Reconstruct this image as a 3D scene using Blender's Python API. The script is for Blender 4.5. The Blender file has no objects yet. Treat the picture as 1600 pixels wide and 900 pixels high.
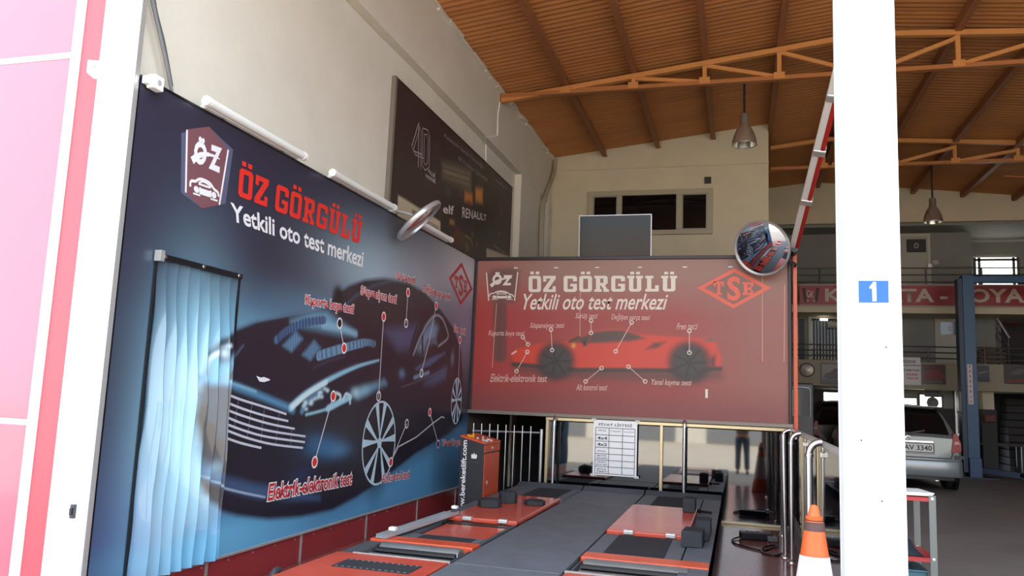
import bpy, bmesh, math, random
import numpy as np
from mathutils import Vector, Matrix, Euler
random.seed(7); rng = np.random.default_rng(7)
sc = bpy.context.scene
COL = sc.collection

# ------------------------------------------------------------------ camera
cd = bpy.data.cameras.new('camera'); cam = bpy.data.objects.new('camera', cd); COL.objects.link(cam)
cd.sensor_width = 36.0; cd.lens = 28.0125; cd.clip_start = 0.05; cd.clip_end = 300
cam.matrix_world = Matrix.Translation((0, 0, 1.5)) @ Matrix(((0.961811, -0.002418, 0.273704), (0.270861, -0.138491, -0.952604), (0.040209, 0.990361, -0.132547))).to_4x4()
sc.camera = cam

# ------------------------------------------------------------------ sky, sun, exposure
wd = bpy.data.worlds.new('world'); sc.world = wd; wd.use_nodes = True
bg = wd.node_tree.nodes['Background']
bg.inputs['Color'].default_value = (0.80, 0.89, 1.0, 1); bg.inputs['Strength'].default_value = 2.0
sl = bpy.data.lights.new('sun', 'SUN'); sun = bpy.data.objects.new('sun', sl); COL.objects.link(sun)
sl.energy = 9.0; sl.angle = 0.009; sl.color = (1.0, 0.94, 0.84)
sun.rotation_euler = (math.radians(-34), math.radians(8), 0); sun.location = (0, 30, 40)
sc.view_settings.view_transform = 'Standard'; sc.view_settings.look = 'None'
sc.view_settings.exposure = 1.15; sc.view_settings.gamma = 1.0
sc.view_settings.use_curve_mapping = False
sc.cycles.max_bounces = 10; sc.cycles.diffuse_bounces = 6; sc.cycles.caustics_reflective = False
sc.cycles.sample_clamp_indirect = 6.0

# ------------------------------------------------------------------ materials
def lin(c):
    c = c / 255.0
    return c / 12.92 if c <= 0.04045 else ((c + 0.055) / 1.055) ** 2.4
def rgb(*c): return tuple(lin(v) for v in c)
MATS = {}
def mat(name, col, rough=0.5, metal=0.0, noise=0.0, nscale=6.0, bump=0.0, bscale=60.0, spec=0.5, emit=0.0, coat=0.0, ior=1.5, stretch=None):
    if name in MATS: return MATS[name]
    m = bpy.data.materials.new(name); m.use_nodes = True; MATS[name] = m
    nt = m.node_tree; b = nt.nodes['Principled BSDF']; c = rgb(*col)
    b.inputs['Base Color'].default_value = (*c, 1); b.inputs['Roughness'].default_value = rough
    b.inputs['Metallic'].default_value = metal; b.inputs['Specular IOR Level'].default_value = spec
    b.inputs['IOR'].default_value = ior; b.inputs['Coat Weight'].default_value = coat
    b.inputs['Coat Roughness'].default_value = 0.08
    if emit:
        b.inputs['Emission Color'].default_value = (*c, 1); b.inputs['Emission Strength'].default_value = emit
    if noise or bump:
        tc = nt.nodes.new('ShaderNodeTexCoord'); src = tc.outputs['Object']
        if stretch:
            mp = nt.nodes.new('ShaderNodeMapping'); mp.inputs['Scale'].default_value = stretch
            nt.links.new(src, mp.inputs['Vector']); src = mp.outputs['Vector']
    if noise:
        n = nt.nodes.new('ShaderNodeTexNoise'); n.inputs['Scale'].default_value = nscale
        n.inputs['Detail'].default_value = 6; n.inputs['Roughness'].default_value = 0.65
        nt.links.new(src, n.inputs['Vector'])
        r = nt.nodes.new('ShaderNodeValToRGB'); r.color_ramp.elements[0].position = 0.3; r.color_ramp.elements[1].position = 0.7
        lo = tuple(v * (1 - noise) for v in c); hi = tuple(min(1, v * (1 + noise)) for v in c)
        r.color_ramp.elements[0].color = (*lo, 1); r.color_ramp.elements[1].color = (*hi, 1)
        nt.links.new(n.outputs['Fac'], r.inputs['Fac']); nt.links.new(r.outputs['Color'], b.inputs['Base Color'])
    if bump:
        n2 = nt.nodes.new('ShaderNodeTexNoise'); n2.inputs['Scale'].default_value = bscale
        nt.links.new(src, n2.inputs['Vector'])
        bp = nt.nodes.new('ShaderNodeBump'); bp.inputs['Strength'].default_value = bump; bp.inputs['Distance'].default_value = 0.01
        nt.links.new(n2.outputs['Fac'], bp.inputs['Height']); nt.links.new(bp.outputs['Normal'], b.inputs['Normal'])
    return m
def printmat(name, rough=0.35, coat=0.0):
    """printed film: colour of the print comes from a colour attribute"""
    m = bpy.data.materials.new(name); m.use_nodes = True
    nt = m.node_tree; b = nt.nodes['Principled BSDF']; a = nt.nodes.new('ShaderNodeAttribute'); a.attribute_name = 'print'
    nt.links.new(a.outputs['Color'], b.inputs['Base Color']); b.inputs['Roughness'].default_value = rough
    b.inputs['Coat Weight'].default_value = coat
    return m

# ------------------------------------------------------------------ object helpers
def put(name, me, parent=None):
    o = bpy.data.objects.new(name, me); COL.objects.link(o)
    if parent is not None:
        o.parent = parent
        w = Vector((0, 0, 0)); p = parent
        while p is not None: w += p.location; p = p.parent
        o.location = -w
    return o
def thing(name, label, cat, loc=(0, 0, 0), group=None):
    o = bpy.data.objects.new(name, None); COL.objects.link(o); o.location = loc
    o.empty_display_size = 0.1; o['label'] = label; o['category'] = cat
    if group: o['group'] = group
    return o
def tag(o, label, cat, group=None):
    o['label'] = label; o['category'] = cat
    if group: o['group'] = group
    return o
def structure(o): o['kind'] = 'structure'; return o
def struct_empty(name):
    o = bpy.data.objects.new(name, None); COL.objects.link(o); o['kind'] = 'structure'; o.empty_display_size = 0.1; return o
def dup(root, delta, label=None):
    r = root.copy(); COL.objects.link(r); r.location = root.location + Vector(delta)
    if label: r['label'] = label
    for ch in root.children:
        c = ch.copy(); COL.objects.link(c); c.parent = r
        for g in ch.children:
            d = g.copy(); COL.objects.link(d); d.parent = c
    return r

class B:
    """collects shapes into one mesh (world coordinates)"""
    def __init__(s): s.v = []; s.f = []
    def add(s, vs, fs):
        k = len(s.v); s.v += [tuple(p) for p in vs]; s.f += [tuple(k + i for i in f) for f in fs]; return s
    def box(s, x0, x1, y0, y1, z0, z1):
        return s.add([(x0, y0, z0), (x1, y0, z0), (x1, y1, z0), (x0, y1, z0), (x0, y0, z1), (x1, y0, z1), (x1, y1, z1), (x0, y1, z1)],
                     [(0, 3, 2, 1), (4, 5, 6, 7), (0, 1, 5, 4), (1, 2, 6, 5), (2, 3, 7, 6), (3, 0, 4, 7)])
    def obox(s, c, ax, ay, az):
        c = Vector(c); ax = Vector(ax); ay = Vector(ay); az = Vector(az)
        vs = [c + sx * ax + sy * ay + sz * az for sz in (-1, 1) for sx, sy in ((-1, -1), (1, -1), (1, 1), (-1, 1))]
        return s.add(vs, [(0, 3, 2, 1), (4, 5, 6, 7), (0, 1, 5, 4), (1, 2, 6, 5), (2, 3, 7, 6), (3, 0, 4, 7)])
    def bar(s, p, q, w, h, up=(0, 0, 1)):
        p = Vector(p); q = Vector(q); d = (q - p).normalized(); u = Vector(up)
        a = d.cross(u)
        if a.length < 1e-4: a = d.cross(Vector((1, 0, 0)))
        a.normalize(); b = a.cross(d).normalized()
        return s.obox((p + q) / 2, (q - p) / 2, a * w / 2, b * h / 2)
    def tube(s, pts, r, n=10, cap=True):
        pts = [Vector(p) for p in pts]; rs = r if isinstance(r, (list, tuple)) else [r] * len(pts)
        d0 = (pts[1] - pts[0]).normalized(); a = d0.orthogonal().normalized()
        rings = []
        for i, p in enumerate(pts):
            if i == 0: d = pts[1] - pts[0]
            elif i == len(pts) - 1: d = pts[-1] - pts[-2]
            else: d = (pts[i + 1] - pts[i]).normalized() + (pts[i] - pts[i - 1]).normalized()
            d.normalize(); a = (a - d * a.dot(d)).normalized(); b = d.cross(a)
            rings.append([p + rs[i] * (math.cos(2 * math.pi * k / n) * a + math.sin(2 * math.pi * k / n) * b) for k in range(n)])
        vs = [p for rg in rings for p in rg]; fs = []
        for i in range(len(pts) - 1):
            for k in range(n):
                fs.append((i * n + k, i * n + (k + 1) % n, (i + 1) * n + (k + 1) % n, (i + 1) * n + k))
        if cap: fs.append(tuple(range(n - 1, -1, -1))); fs.append(tuple((len(pts) - 1) * n + k for k in range(n)))
        return s.add(vs, fs)
    def lathe(s, prof, c=(0, 0, 0), axis=(0, 0, 1), n=28):
        ax = Vector(axis).normalized(); a = ax.orthogonal().normalized(); b = ax.cross(a); c = Vector(c)
        vs = []; fs = []
        for r, h in prof:
            for k in range(n):
                t = 2 * math.pi * k / n
                vs.append(c + ax * h + r * (math.cos(t) * a + math.sin(t) * b))
        for i in range(len(prof) - 1):
            for k in range(n): fs.append((i * n + k, i * n + (k + 1) % n, (i + 1) * n + (k + 1) % n, (i + 1) * n + k))
        return s.add(vs, fs)
    def prism(s, pts, off):
        pts = [Vector(p) for p in pts]; off = Vector(off); n = len(pts)
        fs = [tuple(range(n - 1, -1, -1)), tuple(range(n, 2 * n))]
        fs += [(i, (i + 1) % n, n + (i + 1) % n, n + i) for i in range(n)]
        return s.add(pts + [p + off for p in pts], fs)
    def face(s, pts): return s.add(pts, [tuple(range(len(pts)))])
    def build(s, name, m, parent=None, smooth=False, bevel=0.0, kind=None):
        me = bpy.data.meshes.new(name); me.from_pydata(s.v, [], s.f)
        bm = bmesh.new(); bm.from_mesh(me); bmesh.ops.recalc_face_normals(bm, faces=bm.faces)
        if bevel: bmesh.ops.bevel(bm, geom=[e for e in bm.edges if len(e.link_faces) == 2 and e.calc_face_angle(0) > 0.7], offset=bevel, segments=2, affect='EDGES', profile=0.5)
        if smooth:
            for f in bm.faces: f.smooth = True
            for e in bm.edges:
                if len(e.link_faces) == 2 and e.calc_face_angle(0) > 0.6: e.smooth = False
        bm.to_mesh(me); bm.free(); me.materials.append(m)
        o = put(name, me, parent)
        if kind: o['kind'] = kind
        return o
def box(name, m, x0, x1, y0, y1, z0, z1, parent=None, bevel=0.0): return B().box(x0, x1, y0, y1, z0, z1).build(name, m, parent, bevel=bevel)

# flat print on upright planes: (u, v, lift) -> world
def P_LEFT(x): return lambda u, v, o: (x + o, u, v)
def P_BACK(y): return lambda u, v, o: (u, y - o, v)
def decal(name, polys, plane, off, m, parent):
    b = B()
    for k, p in enumerate(polys): b.face([plane(u, v, off + (k % 60) * 2.5e-5) for u, v in p])
    me = bpy.data.meshes.new(name); me.from_pydata(b.v, [], b.f); me.materials.append(m)
    return put(name, me, parent)
def strip(pts, w):
    """polyline -> quads of width w (constant or per point)"""
    out = []; n = len(pts); ws = w if isinstance(w, (list, tuple)) else [w] * n
    L = []; R = []
    for i in range(n):
        a = Vector(pts[max(i - 1, 0)]); c = Vector(pts[min(i + 1, n - 1)]); d = (c - a)
        if d.length < 1e-9: d = Vector((1, 0))
        d.normalize(); nn = Vector((-d.y, d.x)) * ws[i] / 2; p = Vector(pts[i]); L.append(tuple(p + nn)); R.append(tuple(p - nn))
    for i in range(n - 1): out.append([R[i], R[i + 1], L[i + 1], L[i]])
    return out
def ring(c, ru, rv, t, n=16):
    out = []
    for k in range(n):
        a = 2 * math.pi * k / n; b = 2 * math.pi * (k + 1) / n
        out.append([(c[0] + (ru - t) * math.cos(a), c[1] + (rv - t) * math.sin(a)), (c[0] + ru * math.cos(a), c[1] + rv * math.sin(a)),
                    (c[0] + ru * math.cos(b), c[1] + rv * math.sin(b)), (c[0] + (ru - t) * math.cos(b), c[1] + (rv - t) * math.sin(b))])
    return out
def disc(c, ru, rv, n=16): return [[(c[0] + ru * math.cos(2 * math.pi * k / n), c[1] + rv * math.sin(2 * math.pi * k / n)) for k in range(n)]]
def smooth_line(pts, n=6):
    """Catmull-Rom through the points"""
    out = []; P = [Vector(p) for p in pts]
    for i in range(len(P) - 1):
        p0 = P[max(i - 1, 0)]; p1 = P[i]; p2 = P[i + 1]; p3 = P[min(i + 2, len(P) - 1)]
        for k in range(n):
            t = k / n
            out.append(tuple(0.5 * ((2 * p1) + (-p0 + p2) * t + (2 * p0 - 5 * p1 + 4 * p2 - p3) * t * t + (-p0 + 3 * p1 - 3 * p2 + p3) * t ** 3)))
    out.append(tuple(P[-1])); return out
def bilin(q, s, t):
    (tlx, tly), (trx, tr_y), (blx, bly), (brx, bry) = q
    return ((1 - s) * (t * tlx + (1 - t) * blx) + s * (t * trx + (1 - t) * brx), (1 - s) * (t * tly + (1 - t) * bly) + s * (t * tr_y + (1 - t) * bry))
def text(body, quad, plane, off, m, parent, bold=0.0, shear=0.0, name='lettering', pad=0.0, res=3, spacing=1.0):
    """flat lettering filling the quad (TL, TR, BL, BR) of plane coordinates"""
    def mk(ofs):
        cu = bpy.data.curves.new('t', 'FONT'); cu.body = body; cu.size = 1; cu.resolution_u = res; cu.offset = ofs; cu.shear = shear
        cu.space_character = spacing; cu.fill_mode = 'FRONT'
        o = bpy.data.objects.new('t', cu); me = bpy.data.meshes.new_from_object(o)
        bpy.data.objects.remove(o); bpy.data.curves.remove(cu); return me
    ref = mk(bold); co = np.array([v.co[:] for v in ref.vertices]); lo = co.min(0); hi = co.max(0)
    if pad:
        bpy.data.meshes.remove(ref); ref = mk(bold + pad)
    for v in ref.vertices:
        s = (v.co.x - lo[0]) / (hi[0] - lo[0]); t = (v.co.y - lo[1]) / (hi[1] - lo[1])
        u, w = bilin(quad, s, t); v.co = plane(u, w, off)
    ref.name = name; ref.materials.append(m)
    return put(name, ref, parent)
def rectq(x0, x1, z0, z1): return [(x0, z1), (x1, z1), (x0, z0), (x1, z0)]

# slab letters drawn on a 14 high grid
def _o(w=8, s=2.5):
    out = [(1.2, 0), (w - 1.2, 0), (w, 1.4), (w, 12.6), (w - 1.2, 14), (1.2, 14), (0, 12.6), (0, 1.4)]
    inn = [(s + .3, s), (w - s - .3, s), (w - s, s + .5), (w - s, 13.5 - s), (w - s - .3, 14 - s), (s + .3, 14 - s), (s, 13.5 - s), (s, s + .5)]
    return [[out[i], out[(i + 1) % 8], inn[(i + 1) % 8], inn[i]] for i in range(8)]
def R4(a, b, c, d): return [(a, c), (b, c), (b, d), (a, d)]
GLY = {
    'O': (8, _o()),
    'Z': (8, [R4(0, 8, 11.6, 14), R4(0, 8, 0, 2.4), [(0, 2.4), (3.2, 2.4), (8, 11.6), (4.8, 11.6)], R4(0, 2.0, 9, 11.6), R4(6, 8, 2.4, 5)]),
    'G': (8.4, [q for i, q in enumerate(_o(8.4)) if i != 2] + [R4(5.9, 8.4, 1.2, 7), R4(4.2, 8.4, 4.8, 7), R4(5.9, 8.4, 9.2, 12.7)]),
    'R': (9, [R4(1, 3.6, 0, 14), R4(0, 4.6, 0, 2.2), R4(0, 3, 11.8, 14), R4(3, 7.2, 11.6, 14), R4(3, 7.2, 5.6, 7.8), R4(5.6, 8.2, 7, 12.6), [(7.2, 14), (7.2, 11.6), (8.2, 12.6)], [(4, 5.8), (6.4, 5.8), (8.2, 2), (5.8, 2)], R4(5.6, 9, 0, 2.2)]),
    'L': (8, [R4(1, 3.6, 0, 14), R4(0, 4.8, 11.8, 14), R4(0, 8, 0, 2.4), R4(5.8, 8, 2.4, 5.6)]),
    'U': (9.4, [R4(1, 3.6, 1.4, 14), R4(5.8, 8.4, 1.4, 14), R4(0, 4.2, 11.8, 14), R4(5.2, 9.4, 11.8, 14), R4(2.2, 7.2, 0, 2.4), [(1, 1.4), (2.2, 0), (2.2, 2.4), (1, 2.4)], [(7.2, 0), (8.4, 1.4), (8.4, 2.4), (7.2, 2.4)]]),
    'T': (9, [R4(0, 9, 11.6, 14), R4(0, 2, 9, 11.6), R4(7, 9, 9, 11.6), R4(3.2, 5.8, 0, 12), R4(2, 7, 0, 2.2)]),
    'E': (8, [R4(1, 3.6, 0, 14), R4(0, 8, 0, 2.4), R4(0, 8, 11.6, 14), R4(3, 6.4, 5.8, 8.2), R4(6, 8, 2.4, 4.8), R4(6, 8, 9.2, 11.6), R4(5.2, 6.6, 5, 9)]),
}
def slab(word, quad, plane, off, m, parent, gap=1.4, space=5, name='lettering'):
    polys = []; x = 0
    for ch in word:
        if ch == ' ': x += space - gap; continue
        base = {'Ö': 'O', 'Ü': 'U'}.get(ch, ch); w, ps = GLY[base]
        polys += [[(x + a, b) for a, b in p] for p in ps]
        if ch in 'ÖÜ': polys += [R4(x + w / 2 - 2.9, x + w / 2 - .6, 15.3, 17.6), R4(x + w / 2 + .6, x + w / 2 + 2.9, 15.3, 17.6)]
        x += w + gap
    W_ = x - gap
    polys = [[bilin(quad, a / W_, b / 14) for a, b in p] for p in polys]
    return decal(name, polys, plane, off, m, parent)

# ------------------------------------------------------------------ soft painting of flat print (per vertex colours)
class Paint:
    def __init__(s, U, V, base): s.U = U; s.V = V; s.c = np.empty(U.shape + (3,)); s.c[:] = np.array(rgb(*base))
    def mix(s, a, col): s.c = s.c * (1 - a[..., None]) + a[..., None] * np.array(rgb(*col))
    def blob(s, c, ru, rv, col, op=1.0, rot=0.0, p=2.0):
        du = s.U - c[0]; dv = s.V - c[1]; ca, sa = math.cos(rot), math.sin(rot)
        a = (du * ca + dv * sa) / ru; b = (-du * sa + dv * ca) / rv
        s.mix(op * np.exp(-((a * a + b * b) ** (p / 2))), col)
    def segd(s, a, b):
        du = b[0] - a[0]; dv = b[1] - a[1]; L = du * du + dv * dv + 1e-12
        t = np.clip(((s.U - a[0]) * du + (s.V - a[1]) * dv) / L, 0, 1)
        return np.hypot(s.U - a[0] - t * du, s.V - a[1] - t * dv), t
    def poly(s, pts, col, soft=0.02, op=1.0):
        d = np.full(s.U.shape, 1e9); ins = np.zeros(s.U.shape, bool); n = len(pts)
        for i in range(n):
            a = pts[i]; b = pts[(i + 1) % n]; d = np.minimum(d, s.segd(a, b)[0])
            c1 = (a[1] > s.V) != (b[1] > s.V)
            ins ^= c1 & (s.U < (b[0] - a[0]) * (s.V - a[1]) / ((b[1] - a[1]) or 1e-9) + a[0])
        sd = np.where(ins, d, -d); k = np.clip(sd / soft * 0.5 + 0.5, 0, 1); s.mix(op * k * k * (3 - 2 * k), col)
    def line(s, pts, w, col, soft=0.01, op=1.0):
        n = len(pts); ws = w if isinstance(w, (list, tuple)) else [w] * n; best = np.zeros(s.U.shape)
        for i in range(n - 1):
            d, t = s.segd(pts[i], pts[i + 1]); ww = ws[i] + (ws[i + 1] - ws[i]) * t
            k = np.clip((ww / 2 - d) / soft + 0.5, 0, 1); best = np.maximum(best, k)
        s.mix(op * best * best * (3 - 2 * best), col)
    def mesh(s, name, xyz, m, parent):
        nu, nv = s.U.shape; me = bpy.data.meshes.new(name)
        idx = np.arange(nu * nv).reshape(nu, nv)
        q = np.stack([idx[:-1, :-1], idx[1:, :-1], idx[1:, 1:], idx[:-1, 1:]], -1).reshape(-1, 4)
        me.vertices.add(nu * nv); me.vertices.foreach_set('co', xyz.reshape(-1).astype(np.float32))
        me.loops.add(q.size); me.loops.foreach_set('vertex_index', q.reshape(-1).astype(np.int32))
        me.polygons.add(len(q)); me.polygons.foreach_set('loop_start', (np.arange(len(q)) * 4).astype(np.int32))
        me.polygons.foreach_set('loop_total', np.full(len(q), 4, np.int32)); me.update(calc_edges=True)
        at = me.color_attributes.new('print', 'FLOAT_COLOR', 'POINT')
        at.data.foreach_set('color', np.concatenate([s.c, np.ones(s.U.shape + (1,))], -1).reshape(-1).astype(np.float32))
        me.polygons.foreach_set('use_smooth', np.ones(len(q), bool)); me.materials.append(m)
        return put(name, me, parent)
def grid(us, vs): return np.meshgrid(np.array(us), np.array(vs), indexing='ij')


# ------------------------------------------------------------------ palette
plaster = mat('cream plaster', (217, 211, 198), 0.9, noise=0.05, nscale=1.6, bump=0.15, bscale=30)
plaster_w = mat('warm cream plaster', (214, 204, 178), 0.9, noise=0.05, nscale=1.6, bump=0.15, bscale=30)
grey_paint = mat('grey wall paint', (140, 142, 138), 0.8, noise=0.06, nscale=2)
dark_tone = mat('dark room tone', (40, 38, 38), 0.9, noise=0.1)  # near black: the booth's unlit darkness is put into the colour
maroon = mat('maroon wall panel', (148, 54, 58), 0.32, noise=0.06, nscale=3)
concrete = mat('stained concrete', (118, 112, 110), 0.55, noise=0.16, nscale=1.3, bump=0.1, bscale=25)
redfloor = mat('oxblood glazed floor', (134, 74, 72), 0.16, noise=0.16, nscale=1.2)
asphalt = mat('dusty asphalt', (168, 160, 146), 0.9, noise=0.12, nscale=0.7, bump=0.3, bscale=40)
roof_orange = mat('ochre painted sheet', (184, 122, 72), 0.62, noise=0.14, nscale=1.1)
purlin_brown = mat('brown painted purlin', (158, 100, 64), 0.6, noise=0.1)
truss_orange = mat('orange painted steel', (208, 140, 78), 0.5, noise=0.08)
white_paint = mat('white powder coat', (244, 244, 242), 0.45, noise=0.02)
alu = mat('pale aluminium trim', (205, 207, 206), 0.35, metal=0.6)
chrome = mat('polished stainless', (226, 228, 230), 0.3, metal=1.0)
gold = mat('champagne aluminium', (196, 184, 150), 0.3, metal=0.75)
black_metal = mat('black metal', (24, 24, 28), 0.4)
dark_rubber = mat('charcoal rubber', (46, 50, 56), 0.75, noise=0.12, nscale=14)
facade_red = mat('pinkish red composite panel', (238, 92, 112), 0.22, noise=0.02, coat=0.6)  # flare haze over red panels put into the base colour as pink
strip_red = mat('rose red strip', (212, 74, 86), 0.4)  # red lightened by the same flare haze
orange_steel = mat('orange enamel steel', (208, 84, 52), 0.32, noise=0.1, nscale=5)
win_frame = mat('beige window frame', (178, 170, 146), 0.5)
black_glass = mat('black window glass', (10, 10, 14), 0.05)
mirror_glass = mat('reflective black glass', (8, 11, 15), 0.03, ior=2.1, spec=0.6)
day_glass = mat('daylit window pane', (255, 252, 240), 0.3, emit=3.0)
red_print = mat('red vinyl print', (226, 52, 44), 0.4)
white_print = mat('white vinyl print', (236, 236, 240), 0.4)

RIDGE = 1.7
def roof_z(x): return 6.88 - (0.118 if x < RIDGE else 0.105) * abs(x - RIDGE)

# ------------------------------------------------------------------ ground and floors
structure(box('floor_ground', asphalt, -45, 45, -60, 3.75, -0.3, 0.0))
structure(box('floor_bay', redfloor, -3.74, 0.60, 3.75, 10.72, -0.3, 0.0))
structure(box('floor_booth', dark_tone, -3.74, 0.60, 10.72, 15.2, -0.3, 0.0))
structure(box('floor_hall', concrete, 0.60, 9.2, 3.75, 24.2, -0.3, 0.2))

# ------------------------------------------------------------------ left wall
structure(box('wall_left', plaster, -4.0, -3.74, 3.956, 15.2, -.3, 6.3))
b = B().box(-3.74, -3.62, 4.02, 15.2, 5.29, 6.26)
structure(b.build('trim_beam', plaster, None, bevel=0.006))
structure(box('trim_column', plaster, -3.74, -3.62, 12.92, 14.3, 0, 5.29, bevel=0.006))
structure(box('trim_pilaster', plaster, -3.74, -3.60, 14.9, 15.2, 0, 5.35, bevel=0.006))
b = B()
y = 4.1
while y < 15.0:                                  # rough mortar bead between wall and roof sheets
    L = random.uniform(0.15, 0.4); b.obox((-3.61 + random.uniform(0, .015), y + L / 2, 6.235 + random.uniform(-.012, .012)), (0.03, 0, 0.004), (0, L / 2, random.uniform(-.006, .006)), (0, 0, random.uniform(.02, .04))); y += L * 0.9
structure(b.build('trim_mortar', plaster, None, bevel=0.01))

# dado of maroon panels below the printed wall
dado = struct_empty('baseboard_left')
ys = [3.97, 5.07, 6.36, 7.63, 8.97, 10.3, 10.66]
for y0, y1 in zip(ys[:-1], ys[1:]): box('panel', maroon, -3.74, -3.63, y0 + 0.008, y1 - 0.008, 0.0, 0.235, dado, bevel=0.003)
for y0 in ys[1:-1]: box('joint_strip', alu, -3.74, -3.622, y0 - 0.012, y0 + 0.012, 0.0, 0.232, dado)
box('top_rail', alu, -3.74, -3.605, 3.97, 10.66, 0.236, 0.256, dado, bevel=0.003)
bsc = B()
for y in np.arange(4.4, 10.5, 0.31): bsc.lathe([(0, .004), (.007, .003), (.008, 0)], (-3.63, y, 0.205), (1, 0, 0), 8)
bsc.build('rivet', alu, dado)

# ------------------------------------------------------------------ bay back wall and its side return
structure(box('wall_back', plaster_w, -4.0, 0.53, 15.2, 15.4, -.3, roof_z(0.53) + .05))
bpl = B(); bpl.box(-3.74, 0.535, 15.17, 15.2, 5.98, 6.02)
structure(bpl.build('trim_back', plaster_w, None, bevel=0.01))
structure(box('wall_return', plaster_w, 0.33, 0.53, 15.4, 24.1, 0, roof_z(0.5) + .05))
# window in the back wall
wn = struct_empty('window_1')
(x0, z1), (x1, _), (_, z0) = [(-2.863, 5.489), (-0.476, 5.541), (-0.47, 4.648)]
z1 = 5.53
def frame_member(n, xa, xb, za, zb): return box(n, win_frame, xa, xb, 15.13, 15.2, za, zb, wn, bevel=0.006)
frame_member('head_rail', x0, x1, z1 - .1, z1); frame_member('sill_rail', x0, x1, z0, z0 + .09)
cols = [x0, x0 + .105, -2.285, -2.19, -1.155, -1.045, x1 - .105, x1]
for xa, xb in zip(cols[0::2], cols[1::2]): frame_member('mullion', xa, xb, z0 + .09, z1 - .1)
for xa, xb in ((cols[1], cols[2]), (cols[3], cols[4]), (cols[5], cols[6])):
    pn = box('pane', black_glass, xa, xb, 15.165, 15.185, z0 + .09, z1 - .1, wn)
for xa, xb in ((cols[1], cols[2]), (cols[5], cols[6])):
    bb = B(); za, zb = z0 + .09, z1 - .1
    for q in ((xa, xa + .02, za, zb), (xb - .02, xb, za, zb), (xa + .02, xb - .02, za, za + .02), (xa + .02, xb - .02, zb - .02, zb)): bb.box(q[0], q[1], 15.14, 15.165, q[2], q[3])
    bb.build('sash', mat('grey sash', (150, 148, 138), 0.4), wn)
t = thing('junction_box', 'small dark grey junction box on the cream wall above the window', 'box', (-0.57, 15.2, 5.69))
box('cover', mat('dark plastic', (66, 60, 54), 0.6), -.635, -.51, 15.15, 15.2, 5.63, 5.755, t, bevel=0.008)
bb = B()
for k in range(3): bb.box(-.615, -.53, 15.145, 15.151, 5.65 + k * .03, 5.664 + k * .03)
bb.build('louvre', black_metal, t)

# ------------------------------------------------------------------ roof: corrugated sheets, purlins
ceiling = struct_empty('ceiling')
def sheet_mesh(xa, xb, L=1.08, waves=9):
    b = B(); n = waves * 6; prof = [0, 0, .5, 1, 1, .5]
    for i in range(n + 1):
        y = L * i / n; h = 0.018 * prof[i % 6]
        b.v += [(xa, y, roof_z(xa) + h), (xb, y, roof_z(xb) + h)]
    for i in range(n): b.f.append((2 * i, 2 * i + 1, 2 * i + 3, 2 * i + 2))
    me = bpy.data.meshes.new('roof_sheet'); me.from_pydata(b.v, [], b.f); me.materials.append(roof_orange); return me
spans = [(-4.1, -1.3), (-1.4, RIDGE), (RIDGE, 5.4), (5.3, 9.3)]
for xa, xb in spans:
    me = sheet_mesh(xa, xb)
    for k in range(17):
        o = put('roof_sheet', me, ceiling); o.location = (0, 3.7 + k * 1.06, random.uniform(0, .006))
for k in range(6):
    for sgn in (-1, 1):
        x = RIDGE + sgn * (0.11 + 1.04 * k)
        if x < -3.5 or x > 9: continue
        z = roof_z(x); y1 = 15.2 if x < .53 else 20.0
        bb = B(); bb.box(x - .03, x + .03, 3.9, y1, z - .13, z - .002); bb.box(x + .03, x + .06, 3.9, y1, z - .13, z - .118)
        bb.build('purlin', purlin_brown, ceiling)
for x in (6.9 + 1.04 * .05, 7.98): box('purlin', purlin_brown, x - .03, x + .03, 3.9, 20, roof_z(x) - .13, roof_z(x) - .002, ceiling)

def truss(y, xa, xb, label):
    t = thing('roof_truss', label, 'truss', (xa, y, 6.13), 'orange roof trusses')
    zb = 6.13
    top = lambda x: roof_z(x) - .135 - .045
    bb = B(); bb.bar((xa, y, top(xa)), (min(RIDGE, xb), y, top(RIDGE)), .08, .075)
    bb.bar((RIDGE, y, top(RIDGE)), (xb, y, max(zb + .06, top(xb))), .08, .075); bb.build('top_chord', truss_orange, t)
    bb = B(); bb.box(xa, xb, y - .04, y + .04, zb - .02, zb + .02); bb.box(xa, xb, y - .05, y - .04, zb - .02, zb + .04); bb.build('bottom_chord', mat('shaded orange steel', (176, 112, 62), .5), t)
    xs = sorted([RIDGE + s * (.11 + 1.04 * k) for k in range(6) for s in (-1, 1)])
    xs = [x for x in xs if xa + .3 < x < xb - .3]
    for x in xs: B().box(x - .03, x + .03, y - .03, y + .03, zb, top(x)).build('post', truss_orange, t)
    for u, v in zip(xs[:-1], xs[1:]):
        if v <= RIDGE: p, q = (u, y, top(u) - .03), (v, y, zb + .03)
        elif u >= RIDGE: p, q = (u, y, zb + .03), (v, y, top(v) - .03)
        else: continue
        B().bar(p, q, .05, .055).build('diagonal', truss_orange, t)
    for x in xs: B().box(x - .075, x + .075, y - .062, y - .052, zb - .01, zb + .085).build('gusset_plate', truss_orange, t)
truss(11.5, -3.6, 9.0, 'nearer orange steel roof truss, the one carrying the lamp over the banner')
truss(16.15, 0.6, 9.0, 'farther orange steel roof truss deeper in the hall beyond the white post')

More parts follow.
